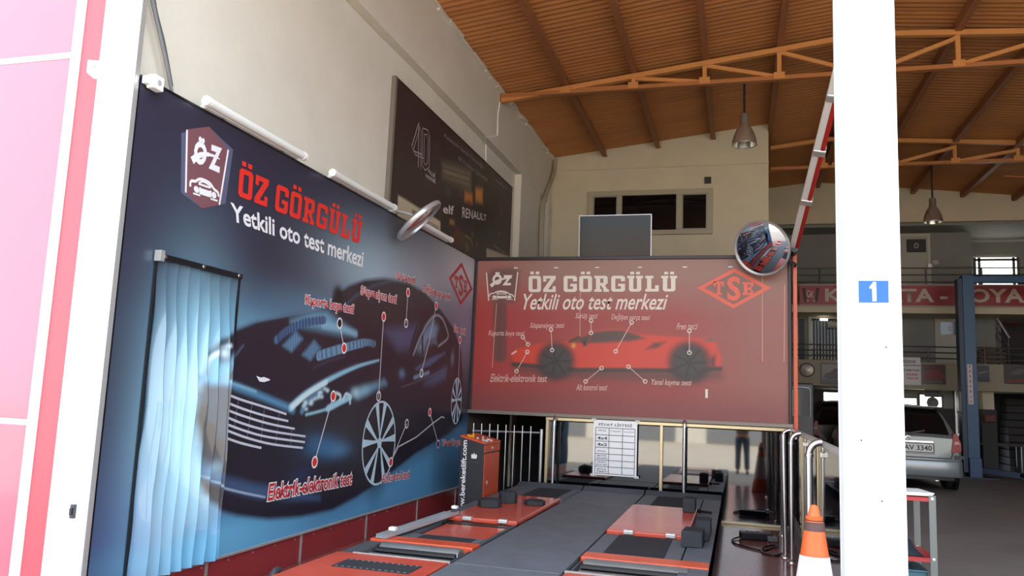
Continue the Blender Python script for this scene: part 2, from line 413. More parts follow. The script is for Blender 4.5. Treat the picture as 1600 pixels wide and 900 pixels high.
# ------------------------------------------------------------------ hall: back wall with gallery storeys, right wall, front lintel
structure(box('wall_right', grey_paint, 9.2, 9.4, 3.7, 22.2, 0, 6.3))
structure(box('wall_hall_upper', plaster_w, 0.53, 9.2, 20.0, 20.15, 5.86, 6.9))
structure(box('wall_hall', grey_paint, 0.53, 9.2, 22.0, 22.2, 2.0, 6.2))
structure(box('trim_gallery_slab', plaster_w, 0.53, 9.2, 20.0, 22.0, 3.72, 3.9))
structure(box('trim_middle_slab', mat('dull beige paint', (160, 152, 130), .8, noise=.05), 0.53, 9.2, 20.0, 22.0, 2.0, 2.6))
structure(box('trim_gallery_soffit', grey_paint, 0.53, 9.2, 20.15, 22.0, 5.80, 5.86))
structure(box('wall_gallery_room', grey_paint, 0.53, 5.35, 21.0, 21.1, 3.9, 5.80))
structure(box('wall_middle_room', grey_paint, 0.53, 5.9, 21.0, 21.1, 2.6, 3.72))
structure(box('wall_ground_room', mat('light grey paint', (150, 150, 146), 0.8, noise=.05), 3.0, 5.45, 21.0, 21.1, 0.2, 2.0))
structure(box('wall_ground_alcove', MATS['light grey paint'], .53, 3.0, 24.0, 24.1, .2, 2.0)); structure(box('wall_alcove_right', MATS['light grey paint'], 3.0, 3.1, 21.1, 24.0, .2, 2.0))
structure(box('ceiling_alcove', dark_tone, .33, 9.2, 22.0, 24.1, 2.0, 2.1)); structure(box('wall_ground_stair', dark_tone, 5.45, 9.2, 22.1, 22.2, .2, 2.0))
structure(box('wall_front_lintel', plaster, -3.9, 9.4, 3.7, 3.95, 5.95, 7.2))  # unseen lintel, set higher to let more sky light into the bay
structure(box('wall_front_right', plaster, 8.9, 14, 3.7, 3.95, 0, 7.2))

# left facade: composite panels, joints, red strip, white pillar
fr = struct_empty('wall_front_left')
def fpanel(n, m, xa, xb, za, zb, ya=3.92, bev=0.004): return box(n, m, xa, xb, ya, 3.955, za, zb, fr, bevel=bev)
for xa, xb in ((-4.13 - 1.25, -4.135), (-6.7, -5.42), (-8.0, -6.74)):
    for za, zb in ((0.05, 1.20), (1.235, 2.36), (2.395, 3.535), (3.575, 4.72), (4.755, 5.9), (5.935, 7.1)):
        if za > 1.2 and za < 3.5 : continue
        fpanel('panel', facade_red, xa, xb, za, zb)
    fpanel('panel', facade_red, xa, xb, 1.235, 3.535)
fpanel('backing', white_paint, -8.05, -4.0, 0, 7.2, 3.932)
fpanel('white_strip', white_paint, -4.132, -4.065, 0, 7.2, 3.90)
fpanel('red_strip', strip_red, -4.065, -3.89, 0, 7.2, 3.915)
fpanel('white_cladding', white_paint, -3.89, -3.655, 0, 7.2, 3.89)
fpanel('edge_trim', white_paint, -3.655, -3.634, 0, 7.2, 3.90); fpanel('edge_line', alu, -3.634, -3.625, 0, 7.2, 3.91)
fpanel('white_line', white_paint, -8.0, -4.132, 3.535, 3.575, 3.915)
t = thing('door_latch', 'dark metal latch on the white pillar at the left edge', 'latch', (-3.70, 3.89, .73))
box('latch_plate', mat('dark steel', (70, 72, 82), .4, metal=.5), -3.715, -3.685, 3.87, 3.89, .69, .77, t, bevel=.004)
box('bolt', black_metal, -3.708, -3.692, 3.86, 3.872, .71, .75, t)

# outside: what the glass mirrors
ob = struct_empty('wall_opposite')
opp = mat('pale rendered facade', (206, 202, 190), .9, noise=.04)
box('facade', opp, -30, 30, -34, -33, 0, 7, ob)
for k in range(9): box('shutter', mat('grey shutter', (120, 122, 126), .5), -26 + k * 6, -22 + k * 6, -33, -32.9, 0.1, 3.4, ob)
for k in range(9): box('red_fascia', strip_red, -26.5 + k * 6, -21.5 + k * 6, -33, -32.85, 3.7, 4.6, ob)


# ------------------------------------------------------------------ printed wall with the black sports car
XM = -3.62
PM = P_LEFT(XM)
def paint_car_wall(U, V):
    p = Paint(U, V, (50, 48, 66))
    p.blob((4.338, 0.518), .5, .5, (62, 86, 146), .5)
    p.blob((4.672, 1.138), .42, .95, (160, 216, 242), .95)
    p.blob((4.931, 1.489), .32, .5, (168, 222, 242), .75)
    p.blob((5.61, 1.862), .85, .24, (106, 164, 196), .85)
    p.blob((6.384, 2.181), .9, .17, (90, 138, 168), .55)
    p.blob((7.514, 2.663), 1.0, .42, (160, 188, 204), .95)
    p.blob((8.538, 2.76), 1.0, .45, (158, 168, 182), .75)
    p.blob((10.462, 3.135), 1.3, .5, (200, 198, 206), .95)
    p.blob((10.579, 2.336), 1.0, .5, (138, 138, 162), .8)
    p.poly([(5.054, 0.629), (5.816, 0.429), (6.645, 0.367), (7.39, 0.476), (8.642, 0.739), (9.88, 0.93), (10.898, 1.132), (11.212, -0.011), (8.039, 0.129), (5.126, 0.13), (4.581, 0.238)], (90, 154, 200), .22)
    p.blob((5.13, 0.351), .8, .14, (112, 186, 222), .9)
    p.blob((5.92, 0.349), .9, .12, (96, 160, 200), .7)
    p.blob((10.577, 0.488), .5, .5, (46, 56, 84), .7)
    # car body
    body = (38, 36, 48)
    p.poly([(4.889, 1.783), (5.146, 1.893), (5.414, 1.986), (5.769, 2.059), (6.166, 2.145), (6.47, 2.225), (6.645, 2.354), (6.896, 2.48), (7.226, 2.586), (7.671, 2.667), (8.355, 2.711), (8.851, 2.667), (9.415, 2.513), (9.868, 2.343), (10.21, 2.087), (10.385, 1.617), (10.401, 1.141), (10.159, 1.036), (9.875, 0.962), (8.826, 0.779), (7.975, 0.567), (7.395, 0.444), (6.882, 0.372), (6.313, 0.383), (5.816, 0.429), (5.375, 0.516), (5.057, 0.606), (4.87, 0.737), (4.783, 0.961), (4.726, 1.266), (4.749, 1.485), (4.782, 1.641)], body, .03)
    p.line(smooth_line([(5.146, 1.893), (5.414, 1.986), (5.769, 2.059), (6.166, 2.145), (6.47, 2.225), (6.645, 2.354), (6.896, 2.48), (7.226, 2.586), (7.67, 2.673), (8.354, 2.719), (8.849, 2.674), (9.414, 2.521)]), .012, (96, 120, 146), .02, .6)
    # mirror on the far side, windscreen, hood reflections
    p.blob((6.695, 2.355), .11, .10, (24, 22, 30), 1, 0, 4)
    p.poly([(6.621, 2.177), (7.104, 2.453), (7.675, 2.633), (8.359, 2.682), (8.677, 2.476), (8.431, 2.19), (7.75, 2.122), (7.145, 2.171)], (44, 40, 46), .1, .8)
    p.line([(6.74, 2.215), (7.056, 2.402), (7.452, 2.56), (7.867, 2.668)], .03, (70, 82, 104), .04, .7)
    p.poly([(7.75, 2.122), (8.649, 2.262), (8.462, 1.972), (8.144, 1.937)], (78, 90, 124), .1, .9)
    p.line([(8.649, 2.262), (8.466, 1.951)], .03, (24, 22, 30), .02)
    p.poly([(5.92, 2.036), (6.275, 2.151), (6.5, 2.182), (6.755, 2.113), (7.124, 2.029), (6.77, 2.006), (6.294, 2.017), (6.077, 2.019)], (112, 164, 194), .07, .95)
    p.line([(6.46, 2.055), (6.892, 2.053), (7.11, 2.028)], .06, (140, 190, 212), .06, .7)
    for v, w, c in (([(5.721, 1.865), (5.882, 1.957), (6.158, 2.049), (6.476, 2.103)], .07, (66, 104, 148)), ([(6.419, 1.775), (6.917, 1.883), (7.345, 1.963), (7.554, 1.959)], [.09, .085, .07, .02], (104, 150, 182))):
        p.line(smooth_line(v), [x for x in (w if isinstance(w, list) else [w] * 4) for _ in range(6)][:19], c, .02)
        sl_ = smooth_line(v)
        for k in range(1, len(sl_) - 1): p.line([(sl_[k][0] - .01, sl_[k][1] + .035), (sl_[k][0] + .01, sl_[k][1] - .03)], .018, (44, 52, 74), .012, .85)
    for c in ((5.984, 1.874), (6.3, 1.819)):
        p.poly([(c[0] - .16, c[1] - .05), (c[0] - .02, c[1] - .09), (c[0] + .14, c[1] + .03), (c[0] + .02, c[1] + .085)], (92, 138, 172), .03)
        for k in range(-3, 4): p.line([(c[0] + k * .04 - .02, c[1] + .06), (c[0] + k * .04, c[1] - .06)], .012, (50, 66, 92), .012, .7)
    p.line([(6.345, 1.663), (6.623, 1.745), (6.929, 1.798)], .02, (72, 70, 92), .03, .7)
    # nose line over the grille, fender, lamp
    p.line(smooth_line([(4.716, 1.528), (5.04, 1.501), (5.206, 1.476), (5.496, 1.418), (5.873, 1.338), (6.056, 1.3)]), [.05] * 31, (96, 158, 200), .07, .95)
    p.line(smooth_line([(5.037, 1.519), (5.203, 1.495), (5.492, 1.443)]), .015, (150, 206, 232), .03, .8)
    p.line(smooth_line([(6.014, 1.317), (6.267, 1.443), (6.706, 1.59), (7.21, 1.719), (7.67, 1.8)]), [.07 - .002 * k for k in range(25)], (142, 198, 222), .03)
    p.line(smooth_line([(6.033, 1.322), (6.268, 1.432), (6.592, 1.545)]), .05, (214, 238, 244), .03, .85)
    p.line(smooth_line([(5.97, 1.343), (6.261, 1.481), (6.701, 1.625), (7.206, 1.75)]), .010, (92, 88, 110), .015, .8)
    p.poly(smooth_line([(6.182, 1.289), (6.278, 1.365), (6.49, 1.446), (6.721, 1.484), (7.037, 1.502), (7.245, 1.48), (7.228, 1.405), (7.066, 1.306), (6.878, 1.259), (6.66, 1.238)]), (34, 36, 52), .03, .9)
    p.line(smooth_line([(6.272, 1.255), (6.604, 1.297), (6.864, 1.361), (7.09, 1.416)]), [.02] * 7 + [.06] * 12, (156, 208, 228), .03)
    p.line(smooth_line([(6.203, 1.288), (6.258, 1.354), (6.381, 1.41), (6.523, 1.457)]), .06, (86, 132, 168), .03, .9)
    for k in range(16):
        a = (6.214, 1.288); c = (6.627, 1.465); s_ = k / 15.0
        p.blob((a[0] + (c[0] - a[0]) * s_ + rng.uniform(-.05, .05), a[1] + (c[1] - a[1]) * s_ + .02 + rng.uniform(-.03, .03)), .028, .016, (200, 226, 236), .9)
    p.line(smooth_line([(6.937, 1.385), (6.981, 1.44), (7.061, 1.428), (7.085, 1.355)]), .03, (196, 226, 236), .02, .95)
    p.line(smooth_line([(6.801, 1.45), (6.879, 1.427), (6.872, 1.391)]), .03, (210, 232, 240), .02, .95)
    p.poly([(7.11, 1.466), (7.826, 1.598), (7.896, 1.559), (7.256, 1.405)], (120, 176, 206), .06, .95)
    p.blob((7.193, 1.455), .09, .05, (180, 214, 228), .8)
    p.blob((7.385, 1.489), .10, .05, (150, 196, 218), .5)
    # bumper, lip
    p.blob((6.653, 0.962), .40, .10, (58, 108, 152), .95, -.1)
    p.blob((6.928, 0.918), .2, .06, (86, 140, 180), .5)
    p.poly([(5.082, 0.846), (5.337, 0.782), (5.595, 0.725), (5.971, 0.654), (6.622, 0.527), (6.627, 0.493), (6.186, 0.542), (5.609, 0.626), (5.109, 0.758)], (66, 92, 130), .05, .9)
    p.line(smooth_line([(4.809, 0.873), (5.109, 0.762), (5.399, 0.687), (5.735, 0.613)]), .014, (168, 196, 222), .015, .9)
    p.blob((6.261, 0.743), .2, .08, (50, 60, 100), .6)
    # side window, door creases
    p.poly([(8.567, 1.898), (8.731, 2.103), (8.964, 2.315), (9.203, 2.434), (9.477, 2.405), (9.615, 2.254), (9.472, 2.12), (9.081, 2.091), (8.892, 1.962)], (40, 38, 46), .03)
    p.poly([(8.69, 1.98), (8.857, 2.205), (9.125, 2.37), (9.312, 2.292), (9.245, 2.143), (8.999, 2.077), (8.852, 1.96)], (120, 152, 184), .10, .9)
    p.line([(8.854, 1.945), (8.81, 2.246)], .05, (30, 28, 36), .03)
    p.line(smooth_line([(8.584, 1.914), (8.715, 2.079), (8.946, 2.298), (9.203, 2.434), (9.451, 2.419), (9.66, 2.274), (9.673, 2.184), (9.368, 2.064)]), .03, (150, 158, 166), .025, .9)
    p.line(smooth_line([(8.939, 1.919), (8.979, 2.068), (9.098, 2.116), (9.296, 2.099)]), .05, (90, 102, 124), .04, .9)
    p.line([(8.685, 1.748), (9.115, 1.859), (9.629, 2.0)], [.03, .09, .02], (78, 102, 140), .06, .9)
    p.poly([(8.968, 1.584), (9.522, 1.782), (9.703, 1.815), (9.675, 1.682), (9.326, 1.592)], (70, 96, 134), .08, .9)
    p.line([(8.308, 1.533), (8.899, 1.635), (9.704, 1.806)], .012, (96, 112, 140), .02, .6)
    p.line([(8.642, 1.65), (9.092, 1.726)], .04, (130, 164, 196), .05, .8)
    p.blob((8.286, 1.682), .08, .05, (100, 130, 164), .9)
    p.blob((9.902, 1.941), .06, .09, (130, 140, 170), .7)
    p.blob((7.777, 0.958), .34, .62, (22, 22, 28), .6, 0, 6)
    # lamp of the far side (falls on the curtain), grille mouth
    p.poly(smooth_line([(4.811, 1.486), (4.823, 1.643), (4.924, 1.74), (5.039, 1.771), (5.023, 1.676), (5.066, 1.585), (4.966, 1.499)]), (110, 178, 208), .05, .95)
    p.line(smooth_line([(4.827, 1.522), (4.848, 1.667), (4.967, 1.747), (5.07, 1.773)]), .03, (214, 238, 246), .03, .9)
    p.blob((4.973, 1.71), .07, .07, (36, 44, 62), .9, 0, 3)
    p.blob((4.979, 1.715), .03, .035, (200, 226, 238), .9)
    p.line([(5.001, 1.514), (5.074, 1.632), (5.139, 1.72)], .05, (126, 178, 206), .05, .8)
    p.line([(5.119, 1.644), (5.274, 1.787)], .02, (84, 92, 118), .03, .8)
    p.poly([(4.701, 1.44), (5.044, 1.473), (5.499, 1.393), (5.98, 1.274), (6.327, 1.022), (6.231, 0.951), (5.547, 1.057), (4.756, 1.244)], (34, 33, 46), .08, .85)
    p.poly([(4.757, 1.049), (4.869, 0.933), (5.023, 0.846), (5.015, 0.802), (4.812, 0.855)], (90, 140, 180), .05, .8)
    p.blob((4.957, 0.905), .06, .05, (150, 190, 214), .7)
    return p
us = 3.96 * (10.62 / 3.96) ** np.linspace(0, 1, 620); vs = np.linspace(0.256, 3.39, 430)
U, V = grid(us, vs)
pm = paint_car_wall(U, V)
mural = thing('mural_board', 'huge dark blue printed board with a black sports car on the left wall', 'advertising board', (XM, 3.96, .256))
pm.mesh('printed_face', np.stack([np.full_like(U, XM), U, V], -1), printmat('mural print', .34), mural)
box('board_core', black_metal, -3.738, XM - .004, 3.962, 10.62, .258, 3.386, mural)
bb = B(); bb.box(-3.64, XM + .006, 3.955, 10.625, 3.385, 3.4); bb.build('top_edge', black_metal, mural)
# slim lines, call-outs, wheel, lettering
lp = mat('callout line print', (206, 206, 212), .45); blk = mat('black print', (30, 28, 38), .45); sil = mat('silver print', (190, 216, 232), .4)
slats = [[(5.112, 1.423), (5.291, 1.382), (5.596, 1.329), (5.952, 1.264)], [(5.113, 1.363), (5.342, 1.31), (5.652, 1.253), (5.99, 1.206)], [(5.113, 1.311), (5.35, 1.257), (5.706, 1.191), (6.1, 1.139)], [(5.112, 1.261), (5.358, 1.199), (5.714, 1.135), (6.288, 1.068)], [(5.112, 1.21), (5.408, 1.14), (5.721, 1.084), (6.285, 1.019)], [(5.11, 1.168), (5.415, 1.092), (5.776, 1.026), (6.26, 0.971)], [(5.111, 1.113), (5.338, 1.057), (5.625, 1.004)]]
for l in slats: decal('grille_bar', strip(smooth_line(l), .018), PM, .002, mat('grille print', (196, 200, 214), .4), mural)
vb = [[(5.272, 1.401), (5.244, 1.155)], [(5.451, 1.373), (5.422, 1.101)], [(5.623, 1.329), (5.609, 1.054)], [(5.843, 1.276), (5.823, 1.024)], [(6.05, 1.135), (6.06, 0.992)]]
for l in vb: decal('grille_post', strip(l, .008), PM, .002, mat('grille post print', (116, 118, 134), .4), mural)
def wheel(c, ru, rv, t, n, wa, wb, name):
    polys = ring(c, ru, rv, t, 40)
    for k in range(n):
        for s_ in (-1, 1):
            a0 = 2 * math.pi * k / n + .35; a1 = a0 + s_ * .26
            pa = (c[0] + .12 * ru * math.cos(a0), c[1] + .12 * rv * math.sin(a0)); pb = (c[0] + .97 * ru * math.cos(a1), c[1] + .97 * rv * math.sin(a1))
            polys += strip([pa, ((pa[0] + pb[0]) / 2, (pa[1] + pb[1]) / 2), pb], [wa, (wa + wb) * .45, wb])
    polys += disc(c, .13 * ru, .13 * rv)
    decal(name, polys, PM, .002, sil, mural)
(wl, _), (wr, _), (wc, wt), (_, wbm) = [(7.397, 0.912), (8.21, 1.008), (7.715, 1.382), (7.826, 0.508)]
wheel(((wl + wr) / 2, (wt + wbm) / 2), (wr - wl) / 2, (wt - wbm) / 2,   .022, 5, .02, .085, 'front_wheel_print')
(wl, _), (wr, _), (wc, wt), (_, wbm) = [(9.926, 1.274), (10.337, 1.4), (10.088, 1.695), (10.077, 1.08)]
wheel(((wl + wr) / 2, (wt + wbm) / 2), (wr - wl) / 2, (wt - wbm) / 2, .015, 5, .012, .06, 'rear_wheel_print')
emb = [(5.474, 1.566), (5.537, 1.553), (5.581, 1.56), (5.655, 1.547), (5.675, 1.537), (5.587, 1.519), (5.524, 1.523)]
decal('badge_print', [emb], PM, .002, white_print, mural)
lines = [[(6.757, 2.101), (6.879, 1.874)], [(7.713, 2.262), (7.711, 1.408)], [(8.315, 2.603), (8.311, 2.252)], [(9.207, 2.554), (9.039, 2.088), (8.847, 1.717)], [(10.141, 2.203), (10.166, 1.681)], [(6.731, 1.419), (6.475, 0.837)], [(8.116, 0.725), (8.493, 1.126)], [(8.146, 0.75), (8.298, 0.879), (8.799, 0.964), (9.288, 1.107), (9.609, 1.188), (9.704, 1.17)], [(9.183, 1.248), (9.521, 0.864)]]
for l in lines: decal('callout_line', strip(l, .016), PM, .003, lp, mural)
def dot(c, r, inner): 
    decal('callout_ring', ring(c, r, r, r * .3, 14), PM, .0045, white_print, mural)
    if inner is not None: decal('callout_dot', disc(c, r * .75, r * .75, 12), PM, .004, inner, mural)
for c in [(6.879, 1.874), (7.713, 2.262), (6.731, 1.419), (6.475, 0.837), (8.116, 0.725)]: dot(c, .055, red_print)
for c in [(8.315, 2.603), (9.207, 2.554), (10.141, 2.203), (9.183, 1.248)]: dot(c, .055, red_print)
for c in [(6.757, 2.101), (9.523, 0.849)]: dot(c, .055, blk)
for c in [(7.708, 1.428), (8.311, 2.252), (8.848, 1.709), (8.493, 1.126)]: dot(c, .055, None)
labels = [('Kaporta boya testi', [(6.102, 2.288), (7.027, 2.316), (6.117, 2.184), (7.032, 2.191)]), ('Süspansiyon testi', [(7.137, 2.515), (8.021, 2.542), (7.153, 2.402), (8.024, 2.407)]),
          ('Sürüş testi', [(7.968, 2.79), (8.491, 2.814), (7.965, 2.69), (8.507, 2.703)]), ('Değişen parça testi', [(8.734, 2.766), (9.68, 2.786), (8.772, 2.648), (9.7, 2.654)]),
          ('Fren testi', [(9.886, 2.387), (10.353, 2.378), (9.899, 2.295), (10.367, 2.283)]), ('Elektrik-elektronik test', [(5.765, 0.714), (7.22, 0.7), (5.767, 0.579), (7.225, 0.572)]),
          ('Alt kontrol testi', [(7.905, 0.613), (8.662, 0.601), (7.903, 0.521), (8.657, 0.508)]), ('Yanal kayma testi', [(9.651, 0.898), (10.852, 0.866), (9.666, 0.794), (10.868, 0.758)])]
ltr = mat('callout lettering red', (196, 40, 44), .4)
for s_, q in labels:
    text(s_, q, PM, .004, white_print, mural, bold=.02, pad=.055, name='lettering_outline', shear=.12)
    text(s_, q, PM, .006, ltr, mural, bold=.015, shear=.12)
slab('ÖZ GÖRGÜLÜ', [(5.035, 3.115), (7.088, 3.147), (5.042, 2.895), (7.064, 2.922)], PM, .004, red_print, mural)
text('Yetkili oto test merkezi', [(4.958, 2.825), (7.158, 2.862), (4.992, 2.692), (7.153, 2.698)], PM, .004, white_print, mural, bold=.022)
# emblem on the wall: six sided shield
glow = mat('lavender print', (92, 94, 122), .4); shd = mat('shield print', (124, 82, 90), .4)
decal('shield_halo', [[(4.37, 3.157), (4.644, 3.296), (4.94, 3.22), (4.907, 2.802), (4.651, 2.703), (4.421, 2.758)]], PM, .002, glow, mural)
decal('shield', [[(4.423, 3.202), (4.65, 3.298), (4.88, 3.201), (4.835, 2.775), (4.651, 2.703), (4.471, 2.771)]], PM, .003, shd, mural)
decal('shield_lines', [q for l in [[(4.42, 3.197), (4.468, 2.771)], [(4.88, 3.201), (4.835, 2.775)]] for q in strip(l, .018)], PM, .004, white_print, mural)
text('Ö', [(4.504, 3.197), (4.651, 3.195), (4.513, 2.995), (4.643, 3.001)], PM, .005, white_print, mural, bold=.05)
text('Z', [(4.675, 3.179), (4.806, 3.188), (4.679, 3.002), (4.81, 3.002)], PM, .005, white_print, mural, bold=.05)
sw = smooth_line([(4.498, 3.004), (4.552, 3.052), (4.63, 3.09), (4.729, 3.106), (4.789, 3.101)])
decal('swoosh', strip(sw, [.055, .055, .05, .05, .05, .045, .045, .04, .04, .04, .035, .035, .03, .03, .03, .02, .02, .02, .015, .015, .015, .012, .01, .01, .005][:len(sw)]), PM, .006, white_print, mural)
def car_icon(f, name, plane, m, parent, w):
    """small line drawing of a car; f maps 0..1 x 0..1 to plane coordinates"""
    out = strip([f(*p) for p in smooth_line([(.02, .35), (.04, .62), (.1, .72), (.2, .76), (.34, .97), (.52, 1.0), (.68, .92), (.82, .66), (.94, .55), (.99, .3)])], w)
    out += strip([f(*p) for p in smooth_line([(.3, .7), (.4, .86), (.55, .88), (.7, .68), (.3, .68)], 4)], w * .7)
    for cx in (.22, .82): out += [[f(cx + .085 * math.cos(a), .3 + .2 * math.sin(a)) for a in np.linspace(0, 2 * math.pi, 14)[:-1]]]
    out += strip([f(.34, .28), f(.70, .28)], w * 2.2) + strip([f(.34, .5), f(.34, .12)], w) + strip([f(.70, .5), f(.70, .12)], w)
    out += strip([f(.1, .02), f(.34, .02)], w * .6) + strip([f(.7, .02), f(.95, .02)], w * .6)
    return decal(name, out, plane, .005 if plane is PM else .002, m, parent)
qi = [(4.479, 2.899), (4.815, 2.913), (4.51, 2.781), (4.825, 2.796)]
car_icon(lambda a, c: bilin(qi, a, c), 'car_emblem', PM, white_print, mural, .02)
# standards mark: diamond ring with letters
def mark(l, tpt, r, bt, k, plane, off, m, parent, sgn_T, sgn_S, sgn_E):
    c = ((l[0] + r[0]) / 2, (tpt[1] + bt[1]) / 2); P4 = [l, tpt, r, bt]; I4 = [(c[0] + (p[0] - c[0]) * k, c[1] + (p[1] - c[1]) * k) for p in P4]
    decal('mark_frame', [[P4[i], P4[(i + 1) % 4], I4[(i + 1) % 4], I4[i]] for i in range(4)], plane, off, m, parent)
    slab('T', sgn_T, plane, off, m, parent); slab('E', sgn_E, plane, off, m, parent); text('S', sgn_S, plane, off, m, parent, bold=.03)
mark(*[(9.606, 2.969), (10.066, 3.25), (10.573, 2.952), (10.099, 2.668)], .80, PM, .004, mat('mark print red', (178, 44, 48), .4), mural,
     [(9.816, 3.035), (9.968, 3.033), (9.839, 2.876), (9.965, 2.876)], [(9.986, 3.087), (10.171, 3.072), (10.003, 2.795), (10.185, 2.792)], [(10.203, 3.033), (10.339, 3.027), (10.201, 2.865), (10.336, 2.865)])
# lamp tubes along the top edge
for k, ((ya, za), (yb, zb)) in enumerate([[(4.53, 3.4), (5.818, 3.383)], [(6.338, 3.387), (7.679, 3.391)], [(8.257, 3.384), (9.449, 3.386)]]):
    lab = ['white tube lamp above the printed board, the long one nearest the front pillar', 'white tube lamp above the printed board, the middle one', 'white tube lamp above the printed board, the one beside the slanting round mirror'][k]
    t = thing('tube_lamp', lab, 'lamp', (-3.58, ya, 3.4), 'tube lamps above the printed board')
    B().tube([(-3.56, ya + .02, 3.437), (-3.56, yb - .02, 3.437)], .033, 12).build('diffuser', mat('opal diffuser', (236, 238, 236), .4), t, smooth=True)
    for yy in (ya, yb): B().tube([(-3.56, yy - .02, 3.437), (-3.56, yy + .02, 3.437)], .037, 12).build('end_cap', white_paint, t)
    box('housing', white_paint, -3.64, -3.58, ya + .03, yb - .03, 3.402, 3.43, t, bevel=.004)
    for yy in (ya + .25, yb - .25): box('bracket', alu, -3.64, -3.60, yy - .02, yy + .02, 3.402, 3.44, t)

# folding printed curtain over the doorway in the board
cur = thing('printed_curtain', 'pleated vinyl curtain printed to continue the dark car board', 'curtain', (-3.58, 4.25, .27))
uc = np.linspace(4.25, 5.1, 300); vc = np.linspace(.262, 2.275, 220)
U, V = grid(uc, vc); pc = paint_car_wall(U, V)
ph = (U - 4.25) / .85; amp = np.clip((2.27 - V) / .9, .12, 1.0)
fs = (7.6 * (ph ** .92) + .025 * np.sin(3 * V)) % 1.0; fold = np.where(fs < .9, (fs / .9) ** 1.9, 1 - (fs - .9) / .1)
xs_ = XM + .022 + .078 * amp * fold + .006 * np.sin(9 * V + 11 * U)
pc.mesh('curtain_cloth', np.stack([xs_, U, V], -1), printmat('curtain print', .3, 1.0), cur)
B().obox((-3.585, 4.675, 2.29), (.02, 0, 0), (0, .44, 0), (0, 0, .018)).build('curtain_rail', black_metal, cur)
for yy in (4.27, 4.66, 5.07): B().lathe([(0, .006), (.012, .004), (.014, 0)], (-3.563, yy, 2.292), (1, 0, 0), 10).build('screw', chrome, cur)
box('rail_bracket', alu, -3.611, -3.56, 4.225, 4.26, 2.26, 2.33, cur)
box('side_hem', black_metal, -3.611, -3.585, 5.105, 5.122, .262, 2.29, cur); box('side_hem', black_metal, -3.611, -3.595, 4.234, 4.245, .262, 2.28, cur)
dh = B(); dh.tube([(-3.59, yy, .262 + .004 * math.sin(yy * 40)) for yy in np.linspace(4.25, 5.1, 40)], .008, 6); dh.build('bottom_weight', white_paint, cur)
# rub marks



# ------------------------------------------------------------------ booth behind the banner: enclosure added to keep it dark, walls coloured for shade
structure(box('wall_booth_back', dark_tone, -3.73, 0.55, 13.2, 13.3, -.3, 3.2))
structure(box('wall_booth_right', dark_tone, 0.60, 0.655, 10.76, 15.2, -.3, 3.3))
structure(box('wall_booth_left', mat('brown booth lining', (84, 76, 68), .85), -3.74, -3.66, 10.78, 13.2, -.3, 3.3))  # dark panel added over the wall inside the booth
structure(box('ceiling_booth', dark_tone, -3.60, 0.655, 10.76, 15.2, 3.3, 3.36))  # unseen roof added so the booth stays unlit

# big red banner
YB = 10.66
PB = P_BACK(YB)
(bx0, bz1), (bx1, _) , (_, bz0), _ = [(-3.583, 3.37), (0.606, 3.374), (-3.529, 1.273), (0.579, 1.294)]
bz0 = 1.275; bz1 = 3.375
ban = thing('banner_board', 'wide red printed banner with a red sports car above the black glass', 'advertising board', (bx0, YB, bz0))
U, V = grid(np.linspace(bx0, bx1, 380), np.linspace(bz0, bz1, 200))
p = Paint(U, V, (156, 58, 52))
p.mix(np.clip((V - 2.6) / .55, 0, 1) * .9, (146, 112, 98))  # top, side and bottom tints partly paint the surroundings' reflection into the print
p.blob((-3.359, 2.257), .5, 1.0, (172, 60, 56), .8)
p.mix(np.clip((U + .8) / 1.0, 0, 1) * .7, (140, 98, 86))
p.mix(np.clip((1.75 - V) / .35, 0, 1) * .75, (126, 66, 66))
p.line([(-3.229, 2.71), (-3.199, 2.037)], .20, (104, 62, 56), .06, .9)
p.line([(-3.229, 2.71), (-3.199, 2.037)], .05, (88, 64, 58), .05, .6)
p.poly([(-3.358, 3.258), (-3.075, 3.275), (-2.961, 3.22), (-2.999, 2.803), (-3.072, 2.766), (-3.354, 2.764), (-3.449, 3.166)], (104, 74, 68), .06, .85)
p.poly([(-0.44, 3.032), (-0.051, 3.21), (0.346, 2.992), (-0.066, 2.756)], (120, 84, 70), .04, .7)
p.poly([(-3.019, 1.927), (-2.472, 1.89), (-0.222, 1.924), (-0.205, 1.809), (-0.754, 1.725), (-2.467, 1.751), (-2.968, 1.823)], (96, 58, 52), .10, .9)
p.poly([(-3.024, 2.06), (-2.972, 2.132), (-2.781, 2.172), (-2.493, 2.24), (-2.207, 2.254), (-2.085, 2.318), (-1.885, 2.391), (-1.703, 2.429), (-1.478, 2.433), (-1.264, 2.368), (-0.969, 2.348), (-0.556, 2.33), (-0.289, 2.344), (-0.272, 2.195), (-0.215, 2.097), (-0.23, 1.94), (-0.839, 1.913), (-2.072, 1.885), (-3.0, 1.919)], (206, 62, 42), .03)
p.poly([(-2.189, 2.237), (-2.085, 2.309), (-1.885, 2.382), (-1.694, 2.412), (-1.478, 2.415), (-1.298, 2.359), (-1.195, 2.309), (-1.39, 2.271), (-1.863, 2.235)], (84, 58, 50), .03)
p.line([(-1.951, 2.234), (-1.911, 2.373)], .03, (120, 60, 50), .02)
p.line([(-3.0, 1.919), (-2.072, 1.867), (-0.838, 1.897), (-0.23, 1.94)], .06, (70, 46, 44), .03)
p.poly([(-1.193, 2.165), (-1.076, 2.252), (-0.926, 2.272), (-1.025, 2.194)], (92, 48, 42), .03)
p.poly([(-0.466, 2.315), (-0.273, 2.361), (-0.28, 2.286), (-0.401, 2.283)], (112, 84, 74), .03, .9)
p.poly([(-0.351, 2.069), (-0.287, 2.136), (-0.286, 1.955), (-0.35, 1.969)], (70, 52, 52), .03, .9)
p.line([(-2.094, 2.309), (-2.216, 2.245)], .03, (60, 42, 40), .02)
